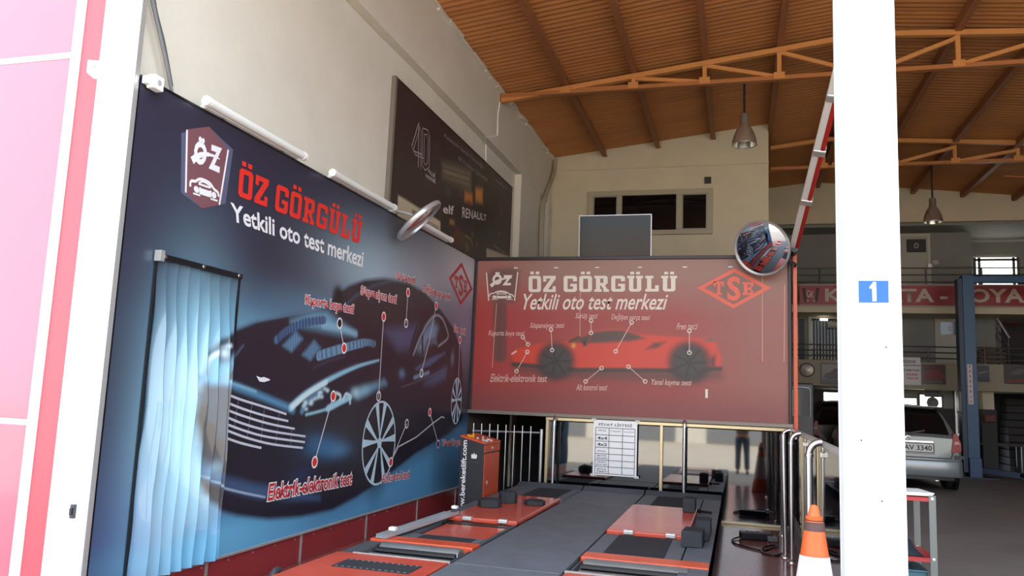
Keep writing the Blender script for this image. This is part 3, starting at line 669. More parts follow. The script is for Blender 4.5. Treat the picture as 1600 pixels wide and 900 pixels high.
p.poly([(-2.057, 2.257), (-1.987, 2.268), (-1.976, 2.198), (-2.02, 2.189)], (50, 38, 38), .02)
for c, r in (((-2.403, 1.979), .275), ((-0.618, 2.011), .285)):
    p.blob(c, r, r * 1.0, (40, 36, 38), 1, 0, 8); p.blob(c, r * .75, r * .75, (66, 56, 56), .7, 0, 8)
    for k in range(7): p.line([c, (c[0] + r * .7 * math.cos(k * .9), c[1] + r * .7 * math.sin(k * .9))], .03, (40, 34, 38), .02)
p.blob((-2.161, 2.194), .025, .03, (214, 170, 60), 1)
p.line([(-3.024, 2.06), (-2.97, 2.096)], .02, (230, 200, 190), .02)
p.line([(0.243, 2.084), (0.282, 2.045)], .02, (160, 60, 50), .02)
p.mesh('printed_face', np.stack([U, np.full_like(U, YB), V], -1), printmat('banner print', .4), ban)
box('backing', dark_tone, bx0, bx1, YB + .004, YB + .03, bz0, bz1, ban)
fm = mat('dark banner frame', (44, 34, 36), .35, metal=.3)
box('head_rail', fm, bx0 - .05, bx1 + .05, YB - .03, YB + .05, bz1, bz1 + .045, ban, bevel=.005)
box('sill_rail', mat('dull frame steel', (128, 120, 112), .4, metal=.4), bx0 - .05, bx1 + .05, YB - .03, YB + .05, bz0 - .05, bz0, ban, bevel=.005)
box('side_rail', fm, bx0 - .05, bx0, YB - .03, YB + .05, bz0, bz1, ban, bevel=.005)
box('side_rail', fm, bx1, bx1 + .035, YB - .03, YB + .05, bz0, bz1, ban, bevel=.005)
for px_ in [-3.018, -2.437, -1.864, -1.281, -0.69, -0.108]: box('eyelet_clip', white_print, px_ - .028, px_ + .028, YB - .008, YB - .001, 3.262, 3.275, ban)
wt_ = mat('cream banner print', (226, 216, 204), .5)
slab('ÖZ GÖRGÜLÜ', [(-2.828, 3.156), (-0.788, 3.152), (-2.819, 2.925), (-0.786, 2.942)], PB, .003, wt_, ban)
text('Yetkili oto test merkezi', [(-2.892, 2.902), (-0.902, 2.911), (-2.892, 2.677), (-0.907, 2.697)], PB, .003, wt_, ban, bold=.012, shear=.32)
bl = mat('pale callout print', (214, 176, 164), .5)
for s_, q in (('Kaporta boya testi', [(-3.384, 2.383), (-2.853, 2.383), (-3.379, 2.284), (-2.85, 2.294)]), ('Süspansiyon testi', [(-2.784, 2.5), (-2.295, 2.507), (-2.78, 2.402), (-2.292, 2.41)]), ('Sürüş testi', [(-2.148, 2.641), (-1.839, 2.644), (-2.145, 2.544), (-1.836, 2.548)]),
              ('Değişen parça testi', [(-1.656, 2.638), (-1.133, 2.635), (-1.653, 2.534), (-1.132, 2.532)]), ('Fren testi', [(-0.789, 2.52), (-0.517, 2.524), (-0.787, 2.436), (-0.516, 2.44)]), ('Elektrik-elektronik test', [(-3.328, 1.776), (-2.513, 1.784), (-3.322, 1.661), (-2.51, 1.689)]),
              ('Alt kontrol testi', [(-2.11, 1.677), (-1.684, 1.683), (-2.107, 1.591), (-1.683, 1.607)]), ('Yanal kayma testi', [(-1.102, 1.779), (-0.583, 1.78), (-1.1, 1.679), (-0.582, 1.689)])):
    text(s_, q, PB, .003, bl, ban, bold=.01, shear=.35)
cl = [[(-2.877, 2.294), (-2.8, 2.198)], [(-2.481, 2.407), (-2.456, 2.126)], [(-1.928, 2.538), (-1.924, 2.373)], [(-1.378, 2.52), (-1.583, 2.13)], [(-0.622, 2.421), (-0.619, 2.137)], [(-2.805, 2.092), (-2.95, 1.823)], [(-1.768, 1.902), (-1.98, 1.716)], [(-1.408, 1.93), (-1.185, 1.743)]]
for l in cl: decal('callout_line', strip(l, .010), PB, .002, bl, ban)
for l in cl:
    for c in l: decal('callout_ring', ring(c, .030, .030, .011, 14), PB, .003, wt_, ban)
decal('shield_lines', [q for l in [[(-3.45, 3.203), (-3.398, 2.8)], [(-2.988, 3.211), (-3.018, 2.802)]] for q in strip(l, .016)], PB, .003, wt_, ban)
text('Ö', [(-3.356, 3.212), (-3.213, 3.211), (-3.357, 3.028), (-3.215, 3.028)], PB, .003, wt_, ban, bold=.05); text('Z', [(-3.202, 3.165), (-3.061, 3.165), (-3.205, 3.019), (-3.074, 3.02)], PB, .003, wt_, ban, bold=.05)
sw = smooth_line([(-3.375, 3.01), (-3.292, 3.074), (-3.2, 3.111), (-3.069, 3.129)])
decal('swoosh', strip(sw, list(np.linspace(.055, .01, len(sw)))), PB, .004, wt_, ban)
qb = [(-3.4, 2.937), (-3.033, 2.938), (-3.394, 2.818), (-3.028, 2.82)]
car_icon(lambda a, c: bilin(qb, a, c), 'car_emblem', PB, wt_, ban, .016)
mark(*[(-0.529, 2.989), (-0.059, 3.252), (0.401, 2.992), (-0.066, 2.722)], .80, PB, .003, mat('banner mark orange', (226, 104, 84), .5), ban,
     [(-0.317, 3.075), (-0.188, 3.075), (-0.316, 2.897), (-0.187, 2.898)], [(-0.148, 3.142), (0.021, 3.142), (-0.146, 2.822), (0.022, 2.823)], [(0.045, 3.066), (0.181, 3.066), (0.046, 2.899), (0.181, 2.899)])
decal('tape_mark', [[(-0.413, 1.671), (-0.38, 1.672), (-0.38, 1.558), (-0.412, 1.556)]], PB, .003, wt_, ban)
decal('cable_print', [q for l in [[(-2.091, 3.119), (-2.076, 2.327)], [(-3.279, 2.764), (-3.303, 1.857)], [(0.292, 3.242), (0.29, 2.045)], [(0.565, 3.033), (0.553, 2.052)]] for q in strip(l, .010)], PB, .002, mat('faint line print', (196, 150, 130), .5), ban)
# orange post beside the banner
t = thing('orange_post', 'slim orange square steel post at the right end of the red banner', 'post', (.69, 10.72, .2))
box('shaft', orange_steel, .668, .718, 10.70, 10.75, .2, 3.45, t, bevel=.004); box('foot_plate', orange_steel, .66, .76, 10.66, 10.80, .2, .21, t); box('cap', orange_steel, .66, .726, 10.69, 10.758, 3.45, 3.462, t)

# screen on top of the banner
t = thing('television', 'black flat television standing on top of the red banner', 'television', (-1.67, 10.9, 3.42))
tx0, tx1 = -2.175, -1.16
tv_o = (-1.668, 10.9, 3.745)
tilt = Matrix.Rotation(math.radians(4), 3, 'X')
def tvb(x0, x1, y0, y1, z0, z1): 
    b = B(); b.box(x0, x1, y0, y1, z0, z1); b.v = [tuple(Vector(tv_o) + tilt @ (Vector(v))) for v in b.v]; return b
tvb(-.508, .508, 0, .05, -.305, .305).build('housing', black_metal, t, bevel=.006)
tvb(-.495, .495, -.004, 0, -.285, .293).build('screen', mat('dark glossy screen', (22, 23, 26), .12, ior=1.42, spec=.32), t)
for q in ((-.51, .51, -.008, .01, .296, .308), (-.51, .51, -.008, .01, -.308, -.29), (-.51, -.497, -.008, .01, -.29, .296), (.497, .51, -.008, .01, -.29, .296)): tvb(*q).build('bezel', mat('silver bezel', (150, 150, 152), .25, metal=.6), t)
B().box(-1.75, -1.59, 10.86, 11.0, 3.36, 3.37).box(-1.70, -1.64, 10.93, 10.96, 3.37, 3.7).build('stand', black_metal, t)

# ------------------------------------------------------------------ black glass front below the banner
gl = thing('glass_front', 'black mirror-glass front in champagne frames below the red banner', 'glass partition', (-2.5, 10.7, 0))
gx0, gx1 = -2.49, .59
gt = 1.19
gz = -0.964
tl = Matrix.Rotation(math.radians(-.76), 3, 'X')
for xa, xb in ((gx0 + .02, gz - .02), (gz + .02, .578)):
    b = B().box(xa, xb, -.006, .006, 0, gt - .05); b.v = [tuple(Vector((0, 10.712, .025)) + tl @ Vector(v)) for v in b.v]
    b.build('pane', mirror_glass, gl)
for x in (gx0, gz, ): box('frame_upright', gold, x - .02, x + .02, 10.66, 10.73, 0, gt, gl, bevel=.004)
box('frame_rail', gold, gx0 - .02, .6, 10.65, 10.73, gt - .012, gt + .03, gl, bevel=.004)
box('frame_rail', gold, gx0 - .02, .6, 10.66, 10.73, 0, .03, gl, bevel=.004)
# price list taped to the glass
pl_ = thing('price_list', 'white price list sheet with a blank ruled table taped to the black glass', 'notice', (-1.6, 10.64, .85))
YP = 10.63; PP = P_BACK(YP)
q = [(-1.87, 1.235), (-1.265, 1.235), (-1.87, .43), (-1.265, .43)]
(ax_, az_), (cx_, _), (_, bz_), _ = [(-1.849, 1.262), (-1.273, 1.247), (-1.836, 0.472), (-1.266, 0.485)]
az_ = 1.215; bz_ = .50
paper = mat('white paper', (250, 251, 253), .35, coat=.3)
box('sheet', paper, ax_, cx_, YP, YP + .006, bz_, az_, pl_)
ink = mat('blue black ink', (66, 76, 98), .6)
w_ = cx_ - ax_; h_ = az_ - bz_
X_ = lambda a: ax_ + a * w_
Z_ = lambda a: bz_ + a * h_
xs_ = [.05, .36, .67, .95]; zs_ = [.03, .155, .27, .385, .50, .615, .73, .86]
lines = [[(X_(a), Z_(.03)), (X_(a), Z_(.86))] for a in xs_] + [[(X_(.05), Z_(a)), (X_(.95), Z_(a))] for a in zs_]
decal('table_rules', [r for l in lines for r in strip(l, .008)], PP, .001, ink, pl_)
text('FİYAT LİSTESİ', rectq(X_(.12), X_(.88), Z_(.895), Z_(.955)), PP, .001, ink, pl_, bold=.02)
text('ARAÇ', rectq(X_(.10), X_(.30), Z_(.785), Z_(.83)), PP, .001, ink, pl_)
text('STANDART', rectq(X_(.39), X_(.64), Z_(.79), Z_(.82)), PP, .001, ink, pl_); text('MAKSİMUM', rectq(X_(.70), X_(.93), Z_(.79), Z_(.82)), PP, .001, ink, pl_)
text('4x4', rectq(X_(.09), X_(.32), Z_(.64), Z_(.70)), PP, .001, ink, pl_, bold=.03); text('4x2', rectq(X_(.09), X_(.32), Z_(.525), Z_(.585)), PP, .001, ink, pl_, bold=.03)
text('BİNEK', rectq(X_(.11), X_(.30), Z_(.42), Z_(.46)), PP, .001, ink, pl_)
for a, s1, s2 in ((.27, 'MOTOR', 'PERFORMANS'), (.155, 'KAPORTA', 'BOYA TEST'), (.03, 'MOTOR', 'TEST')):
    text(s1, rectq(X_(.10), X_(.31), Z_(a + .065), Z_(a + .095)), PP, .001, ink, pl_, bold=.02); text(s2, rectq(X_(.08), X_(.33), Z_(a + .02), Z_(a + .05)), PP, .001, ink, pl_, bold=.02)
for x, z in ((ax_, az_), (cx_, az_), (ax_, bz_), (cx_, bz_)): box('tape', mat('clear tape', (214, 220, 222), .2), x - .03, x + .03, YP - .002, YP, z - .015, z + .015, pl_)

# stainless posts with bent heads
def pipe_post(x, y, z0, z1, dx, dy, label, r=.022, bend=.09):
    t = thing('pipe_post', label, 'post', (x, y, z0), 'stainless posts along the black glass')
    pts = [(x, y, z0), (x, y, z1 - bend)] + [(x + dx * bend * (1 - math.cos(a)), y + dy * bend * (1 - math.cos(a)), z1 - bend + bend * math.sin(a)) for a in np.linspace(.2, math.pi / 2, 6)]
    e = Vector(pts[-1]); L = .03
    B().tube(pts[:2], r, 14).build('pipe', chrome, t, smooth=True)
    B().tube(pts[1:], r, 14).build('elbow', chrome, t, smooth=True)
    B().lathe([(r, 0), (r + .006, 0), (r + .006, .02), (r, .024)], (x, y, z1 - bend - .02), n=16).build('joint_ring', chrome, t, smooth=True)
    B().lathe([(0, .03), (r, .03), (r + .008, .02), (r + .022, .008), (r + .024, 0)], (x, y, z0), n=18).build('floor_flange', chrome, t, smooth=True)
    return t
pipe_post(-2.37, 10.555, 0, 1.23, 0, 1, 'stainless post with bent head at the left edge of the black glass')
pipe_post(-.665, 10.56, 0, 1.25, 0, 1, 'stainless post standing before the middle of the black glass', bend=.06)
t = thing('plain_post', 'straight stainless post with a round floor flange beside the coiled cable', 'post', (.47, 8.68, 0))
B().tube([(.455, 8.68, 0.0), (.44, 8.68, 1.2)], .024, 16).build('pipe', chrome, t, smooth=True)
B().lathe([(0, .03), (.03, .03), (.05, .012), (.055, 0)], (.455, 8.68, 0), n=18).build('floor_flange', chrome, t, smooth=True)
B().lathe([(.025, 0), (.025, .012), (0, .02)], (.44, 8.68, 1.2), n=16).build('cap', chrome, t, smooth=True)
for px_, yy, zz, lab, r in ((.50, 10.1, 1.215, 'farthest bent stainless post against the side glass, nearest the orange post', .022), (.50, 8.45, 1.235, 'middle bent stainless post against the side glass', .024), (.50, 6.35, 1.245, 'nearest bent stainless post against the side glass, behind the cone', .026)):
    pipe_post(px_, yy, 0, zz, 1, 0, lab, r)
# side glass partition towards the hall
sg = thing('side_glass', 'low black glass partition running beside the bent posts towards the hall', 'glass partition', (.63, 8, 0))
ys = [5.35, 7.0, 8.75, 10.6]
for ya, yb in zip(ys[:-1], ys[1:]): B().box(.625, .637, ya + .02, yb - .02, .03, 1.2).build('pane', mirror_glass, sg)
for yy in ys: box('frame_upright', gold, .61, .65, yy - .02, yy + .02, 0, 1.22, sg, bevel=.004)
box('frame_rail', alu, .605, .655, 5.33, 10.62, 1.2, 1.235, sg, bevel=.004); box('frame_rail', gold, .605, .64, 5.33, 10.62, 0, .03, sg, bevel=.004)
bb = B()
for yy in (6.6, 8.3, 9.9): box('glass_clip', chrome, .60, .66, yy - .03, yy + .03, 1.12, 1.16, sg, bevel=.004)

# railing of thin steel bars at the left of the glass
ra = thing('steel_railing', 'railing of thin steel bars between the printed wall and the black glass', 'railing', (-3.1, 10.7, 0))
(rx0, _), (rx1, _) = [(-3.565, 0.971), (-2.575, 1.004)]
B().tube([(rx0, 10.7, .978), (rx1, 10.7, 1.0)], .017, 8).build('top_rail', chrome, ra); B().tube([(rx0, 10.7, .12), (rx1, 10.7, .12)], .014, 8).build('bottom_rail', chrome, ra)
for k in range(8):
    x = -3.542 + k * (rx1 - -3.542) / 8.25; B().tube([(x, 10.68, .05), (x, 10.68, 1.085)], .0075, 8).build('bar', chrome, ra)
B().tube([(rx1, 10.7, 0), (rx1, 10.7, 1.05)], .026, 12).build('end_post', chrome, ra)


# ------------------------------------------------------------------ vehicle test platform (brake rollers and plates)
HP = .32
pf = thing('test_platform', 'grey and orange vehicle test platform with rollers filling the bay floor', 'test platform', (-1.5, 7, 0))
deck = mat('charcoal checker deck', (94, 101, 110), .6, noise=.14, nscale=5, bump=.25, bscale=90)
deck2 = mat('darker deck steel', (76, 82, 90), .6, noise=.16, nscale=4, bump=.2, bscale=120)
grit = mat('black grit mat', (42, 45, 52), .85, noise=.2, nscale=30, bump=.6, bscale=260)
oplate = mat('orange lacquered plate', (198, 82, 62), .24, noise=.10, nscale=3.5, bump=.05, bscale=40)
roller_m = mat('worn steel roller', (168, 178, 184), .32, metal=.75, noise=.12, nscale=9)
XL0, XL1, XC, XR0, XR1, XRE = -2.80, -1.935, -1.53, -1.135, -.41, -.2
YF, YE = 3.95, 10.32
core = B().box(XL0 + .01, XRE - .01, YF, 10.5, 0.0, .19); core.build('base_frame', deck2, pf)
box('side_skirt', deck2, XRE - .012, XRE, YF, 10.5, .0, HP - .01, pf); box('side_skirt', deck2, XL0, XL0 + .012, YF, 10.5, 0, HP - .01, pf)
def plate(n, m, xa, xb, ya, yb, zt=HP, th=.03, bev=.004): return box(n, m, xa, xb, ya, yb, zt - th, zt, pf, bevel=bev)
def deckplate(xa, xb, ya, yb): return box('deck_plate', deck, xa, xb, ya, yb, .15, HP, pf, bevel=.004)
# middle walkway in three lengths
for ya, yb in ((YF, 5.455), (5.465, 9.06), (9.14, YE)): deckplate(XL1 + .012, XR0 - .012, ya, yb)
bb = B()
for k in range(17): bb.box(XL1 + .03 + k * .045, XL1 + .055 + k * .045, 9.07, 9.13, .29, .318)
o = bb.build('joint_teeth', deck2, pf, kind='stuff')
# far ramps with lip
for xa, xb in ((XL0, XL1 - .006), (XL1 + .012, XR0 - .012), (XR0 + .006, XRE)):
    B().prism([(xa, YE + .01, HP - .004), (xa, YE + .01, .2), (xa, 10.5, .2), (xa, 10.5, HP + .045), (xa, 10.46, HP + .045)], (xb - xa, 0, 0)).build('end_lip', deck2, pf, bevel=.004)
# edge strips
for ya, yb in ((YF, 6.24), (6.25, 7.25), (7.26, 9.2), (9.21, YE)):
    deckplate(XR1 + .006, XRE, ya, yb)
    if ya > 6: deckplate(XL0, -2.62, ya, yb)
# far deck with grit mats
def matpatch(xa, xb, ya, yb, z=HP): return box('grit_mat', grit, xa, xb, ya, yb, z - .002, z + .004, pf)
deckplate(-2.61, XL1 - .006, 9.21, YE); matpatch(-2.48, -2.05, 9.3, 10.28)
deckplate(XR0 + .006, XR1 - .006, 9.21, YE); matpatch(-.96, -.53, 9.3, 10.28)
# sliding orange plates with rounded front
def slide(xa, xb):
    box('orange_plate', oplate, xa, xb, 7.24, 9.1, HP - .01, HP + .035, pf, bevel=.012)
    for k in (.28, .80): box('hinge_clip', alu, xa + (xb - xa) * k - .045, xa + (xb - xa) * k + .045, 7.215, 7.27, HP + .006, HP + .044, pf, bevel=.008)
slide(-2.61, XL1 - .008); slide(XR0 + .012, XR1 - .012)
box('plate_bed', black_metal, -2.61, XL1, 7.26, 9.15, .19, HP - .012, pf); box('plate_bed', black_metal, XR0, XR1, 7.26, 9.15, .19, HP - .012, pf)
# right lane near part
deckplate(XR0 + .006, XR1 - .006, 6.29, 7.22); matpatch(-1.0, -.54, 6.32, 7.2)
def rollers(xa, xb, y0):
    box('pit', black_metal, xa, xb, 5.46, 6.0, .19, .2, pf)
    for y, z, r in ((y0 + .33, .245, .095), (y0 + .10, .215, .085)):
        B().tube([(xa + .03, y, z), (xb - .03, y, z)], r, 26).build('roller', roller_m, pf, smooth=True)
        for x in (xa, xb): B().tube([(x - .0 + (.0 if x == xa else -.02), y, z), (x + (.02 if x == xa else 0), y, z)], r * .55, 12).build('bearing', deck2, pf)
    B().tube([(xa + .03, y0 + .215, .30), (xb - .03, y0 + .215, .30)], .022, 10).build('sensing_bar', black_metal, pf, smooth=True)
    box('pit_wall', deck2, xa - .012, xa, 5.46, 6.02, .19, HP - .01, pf); box('pit_wall', deck2, xb, xb + .012, 5.46, 6.02, .19, HP - .01, pf)
rollers(XR0 + .03, -.31, 5.62); box('roller_cheek', deck2, -.305, XRE, 5.5, 6.02, .15, HP - .004, pf, bevel=.004)
box('cross_bar', orange_steel, XR0 + .01, XRE, 6.05, 6.26, HP - .04, HP + .012, pf, bevel=.008)
rollers(-2.66, XL1 - .03, 5.52)
box('roller_cheek', deck2, XL0, -2.675, 5.45, 5.95, .15, HP - .004, pf, bevel=.004)
box('cross_bar', orange_steel, XL0, XL1 - .01, 5.97, 6.16, HP - .04, HP + .012, pf, bevel=.008)
# left lane: lowered orange lid with black frame and grit strip
box('lid_bed', black_metal, -2.62, XL1 - .01, 6.18, 7.22, .19, HP - .03, pf)
deckplate(-2.61, XL1 - .05, 6.18, 6.42); matpatch(-2.5, -2.05, 6.22, 6.38)
box('orange_lid', oplate, -2.56, -1.985, 6.44, 7.06, HP - .035, HP - .008, pf, bevel=.006)
box('lid_frame', deck2, XL1 - .045, XL1 - .012, 6.18, 7.22, HP - .06, HP, pf); box('lid_frame', black_metal, -2.61, XL1 - .05, 7.09, 7.2, HP - .06, HP - .005, pf)
# front orange covers with grit inlay
box('front_cover', oplate, -2.80, XL1 - .008, YF, 5.44, HP - .06, HP + .004, pf, bevel=.006); box('front_cover', oplate, XR0 + .012, XRE - .26, YF, 5.5, HP - .06, HP + .004, pf, bevel=.006)
box('cover_bed', deck2, -2.79, XL1, YF, 5.44, .19, HP - .06, pf); box('cover_bed', deck2, XR0, XRE - .26, YF, 5.5, .19, HP - .06, pf)
def inlay(xa, xb, ya, yb):
    o = box('grit_inlay', grit, xa, xb, ya, yb, HP + .002, HP + .008, pf)
    bb = B()
    for k in range(12):
        for yy in (ya + .02, yb - .02): bb.lathe([(0, .004), (.008, .002), (.009, 0)], (xa + .03 + k * (xb - xa - .06) / 11, yy, HP + .008), n=6)
    bb.build('inlay_rivets', mat('worn rivet steel', (112, 112, 112), .5), pf, kind='stuff')
inlay(-2.6, -2.05, 4.97, 5.22); inlay(-2.6, -2.05, 4.2, 4.5); inlay(-.98, -.56, 4.97, 5.22)
for xa, xb, yy in ((-2.68, XL1, 5.45), (XR0, -.6, 5.535)): box('edge_strip', alu, xa, xb, yy - .008, yy + .008, HP - .03, HP + .008, pf)
bb = B(); 
for a in np.linspace(0, math.pi, 9): bb.v.append((0, 0, 0))
bb = B(); bb.tube([(-2.815, 4.66 - .05 * math.cos(a), HP - .03 + .05 * math.sin(a)) for a in np.linspace(0, math.pi, 9)], .02, 8); bb.build('grab_handle', dark_rubber, pf, smooth=True)

# rubber pads and chocks lying on the platform
pad_m = dark_rubber
def hexpad(c, r, h, label, rot=.3, n=8):
    t = thing('rubber_pad', label, 'rubber pad', (c[0], c[1], HP + .035), 'rubber pads on the left orange plate')
    z0 = HP + .0365
    pr = [(c[0] + r * math.cos(rot + 2 * math.pi * k / n), c[1] + r * math.sin(rot + 2 * math.pi * k / n), z0) for k in range(n)]
    B().prism(pr, (0, 0, h)).build('pad', pad_m, t, bevel=.006)
    pr = [(c[0] + r * .8 * math.cos(rot + 2 * math.pi * k / n), c[1] + r * .8 * math.sin(rot + 2 * math.pi * k / n), z0 + h) for k in range(n)]
    B().prism(pr, (0, 0, .006)).build('grip_face', grit, t)
hexpad((-2.45, 8.02), .125, .075, 'low dark eight-sided rubber pad, leftmost on the left orange plate')
hexpad((-2.37, 8.42), .10, .115, 'taller dark rubber pad just behind the leftmost pad on the orange plate')
hexpad((-2.075, 8.42), .115, .045, 'flat thin rubber pad alone near the right edge of the left orange plate')
def chock(x0, x1, y0, y1, z, h, label, wedge=False):
    t = thing('rubber_block', label, 'rubber block', ((x0 + x1) / 2, (y0 + y1) / 2, z), 'rubber blocks on the right lane')
    if wedge:
        B().prism([(x0, y0, z), (x1 - .01, y0 + .03, z), (x1, y1, z), (x0 + .02, y1, z)], (0, 0, h)).build('block', pad_m, t, bevel=.008)
    else: B().box(x0, x1, y0, y1, z, z + h).build('block', pad_m, t, bevel=.008)
    B().box(x0 + .025, x1 - .025, y0 + .02, y1 - .02, z + h, z + h + .004).build('grip_face', grit, t)
chock(-.56, -.43, 8.72, 8.95, HP + .037, .14, 'dark square rubber block on the far right corner of the right orange plate')
chock(-.365, -.235, 7.52, 7.8, HP + .002, .13, 'dark rubber block on the grey edge strip beside the right orange plate')
chock(-.45, -.27, 6.86, 7.12, HP + .002, .13, 'dark rubber block nearest the camera beside the right grit mat', True)
chock(-.37, -.24, 7.22, 7.46, HP + .002, .04, 'flat rubber slab between the two rubber blocks on the edge strip')
t = thing('locking_pin', 'short black rod lying beside the far rubber block', 'rod', (-.38, 8.9, HP))
B().tube([(-.385, 8.93, HP + .034), (-.27, 8.88, HP + .034)], .014, 8).build('rod', black_metal, t); B().lathe([(0, 0), (.022, 0), (.022, .03), (0, .03)], (-.385, 8.93, HP + .034), (-1, .4, 0), 10).build('head', black_metal, t)

# metal profiles and sheets dropped beside the left lane
galv = mat('galvanised profile', (196, 208, 214), .3, metal=.5, noise=.05)
def profile(p, q, w, h, label):
    t = thing('metal_profile', label, 'metal profile', p, 'metal profiles beside the left lane')
    p = Vector(p); q = Vector(q); d = (q - p).normalized(); s = Vector((0, 0, 1)).cross(d).normalized()
    B().bar(p + Vector((0, 0, .004)), q + Vector((0, 0, .004)), w, .006).build('web', galv, t)
    for sg_ in (-1, 1): B().bar(p + s * sg_ * w / 2 + Vector((0, 0, h / 2)), q + s * sg_ * w / 2 + Vector((0, 0, h / 2)), .005, h).build('flange', galv, t)
profile((-2.71, 5.98, HP + .016), (-2.585, 7.34, HP + .04), .085, .03, 'long pale metal channel with end blocks lying along the left lane')
profile((-2.78, 6.35, HP + .004), (-2.74, 7.62, HP + .004), .09, .012, 'short wide pale metal strip lying flat behind the long channel')
for p in ((-2.665, 6.1, HP + .04), (-2.585, 7.34, HP + .065)):
    t = thing('end_block', 'white end block at the %s end of the long pale channel' % ('near' if p[1] < 7 else 'far'), 'block', p, 'end blocks of the channel')
    B().obox((p[0], p[1], p[2] + .037), (.028, 0, 0), (0, .028, 0), (0, 0, .014)).build('block', white_paint, t, bevel=.006); B().lathe([(0, .006), (.012, .004), (.012, 0)], (p[0], p[1], p[2] + .051), n=8).build('bolt', alu, t)
t = thing('scrap_sheet', 'crumpled dark grey sheet lying against the maroon dado', 'sheet', (-2.95, 7.0, .1))
bb = B(); N = 7
for i in range(N):
    for j in range(3): bb.v.append((-3.1 + .25 * j / 2, 6.4 + 1.0 * i / (N - 1), .10 + .18 * j / 2 + .02 * math.sin(i * 2.1 + j)))
for i in range(N - 1):
    for j in range(2): bb.f.append((i * 3 + j, i * 3 + j + 1, (i + 1) * 3 + j + 1, (i + 1) * 3 + j))
bb.build('sheet', mat('dark sheet metal', (74, 60, 66), .4, metal=.3), t, smooth=True)

# ------------------------------------------------------------------ control console
cs = thing('control_console', 'black and orange control console with a web address down its side', 'console', (-2.98, 9.1, 0))
yc0, yc1 = 9.0, 9.62
sd = mat('console black enamel', (44, 46, 50), .4, noise=.05)
prof = [(-3.137, .02), (-2.845, .02), (-2.845, .905), (-3.137, .985)]
B().prism([(x, yc0, z) for x, z in prof], (0, yc1 - yc0, 0)).build('body', sd, cs, bevel=.004)
box('front_panel', orange_steel, -2.845, -2.836, yc0 + .01, yc1 - .01, .04, .80, cs, bevel=.004)
box('console_head', orange_steel, -2.845, -2.835, yc0, yc1, .815, .905, cs, bevel=.006)
B().prism([(-3.145, yc0 - .004, .985), (-2.832, yc0 - .004, .908), (-2.832, yc0 - .004, .934), (-3.145, yc0 - .004, 1.01)], (0, yc1 - yc0 + .008, 0)).build('desk_top', orange_steel, cs, bevel=.004)
box('panel_lock', alu, -2.836, -2.828, yc0 + .12, yc0 + .15, .45, .49, cs); B().lathe([(0, .01), (.014, .008), (.014, 0)], (-2.835, yc0 + .3, .86), (1, 0, 0), 10).build('key_lock', alu, cs)
bcols = [mat('yellow button', (236, 180, 40), .35), mat('steel button', (214, 214, 214), .3, metal=.4), mat('red button', (200, 40, 34), .35)]
for k, (u, y_) in enumerate(((.2, .1), (.28, .1), (.36, .12), (.2, .28), (.55, .1), (.55, .3), (.75, .1), (.82, .1), (.9, .1), (.75, .28), (.82, .28), (.9, .28))):
    x = -3.145 + .33 * u; z = 1.01 - .08 * u
    B().lathe([(.014, 0), (.016, .012), (.012, .02), (0, .022)], (x, yc0 + y_, z), (.235, 0, .97), 10).build('button', bcols[0 if k < 4 else 1], cs, smooth=True)
PC = P_BACK(yc0)
text('www.bereketlift.com', [(-3.118, .06), (-3.118, .95), (-3.055, .06), (-3.055, .95)], PC, .003, white_print, cs, bold=.025)
lg = [[(-3.0, .78), (-2.985, .80), (-2.975, .785), (-2.962, .815), (-2.95, .785), (-2.938, .80), (-2.925, .78), (-2.932, .745), (-2.992, .745)]]
decal('console_badge', lg, PC, .003, white_print, cs)
decal('badge_line', [rectq(-3.02, -2.90, .70, .704)[0:1] + [(-2.90, .704), (-2.90, .70), (-3.02, .70)]], PC, .003, mat('grey print', (90, 92, 96), .5), cs)

# cable and hand control on the floor
t = thing('hand_control', 'black hand control with a loosely coiled cable on the oxblood floor', 'hand control', (.2, 9.5, 0))
B().obox((.19, 9.63, .045), (.17, .03, 0), (-.012, .07, 0), (0, 0, .04)).build('handset', black_metal, t, bevel=.012)
B().obox((.36, 9.58, .035), (.05, .01, 0), (-.01, .05, 0), (0, 0, .028)).build('plug', mat('grey plug', (120, 122, 124), .35, metal=.3), t, bevel=.006)
for k in range(4): B().lathe([(0, .008), (.012, .006), (.013, 0)], (.09 + k * .055, 9.62 + k * .01, .085), n=10).build('key', alu if k == 3 else dark_rubber, t)
B().tube(smooth_line([(.03, 9.62, .02), (-.06, 9.45, .012), (-.03, 9.2, .01), (.12, 9.0, .01), (.25, 8.92, .01), (.33, 9.1, .01), (.4, 9.2, .02), (.36, 9.3, .01), (.25, 9.1, .012), (.24, 8.8, .01), (.34, 8.68, .01), (.42, 8.8, .01), (.5, 9.0, .01)], 8), .009, 6).build('cable', black_metal, t, smooth=True)

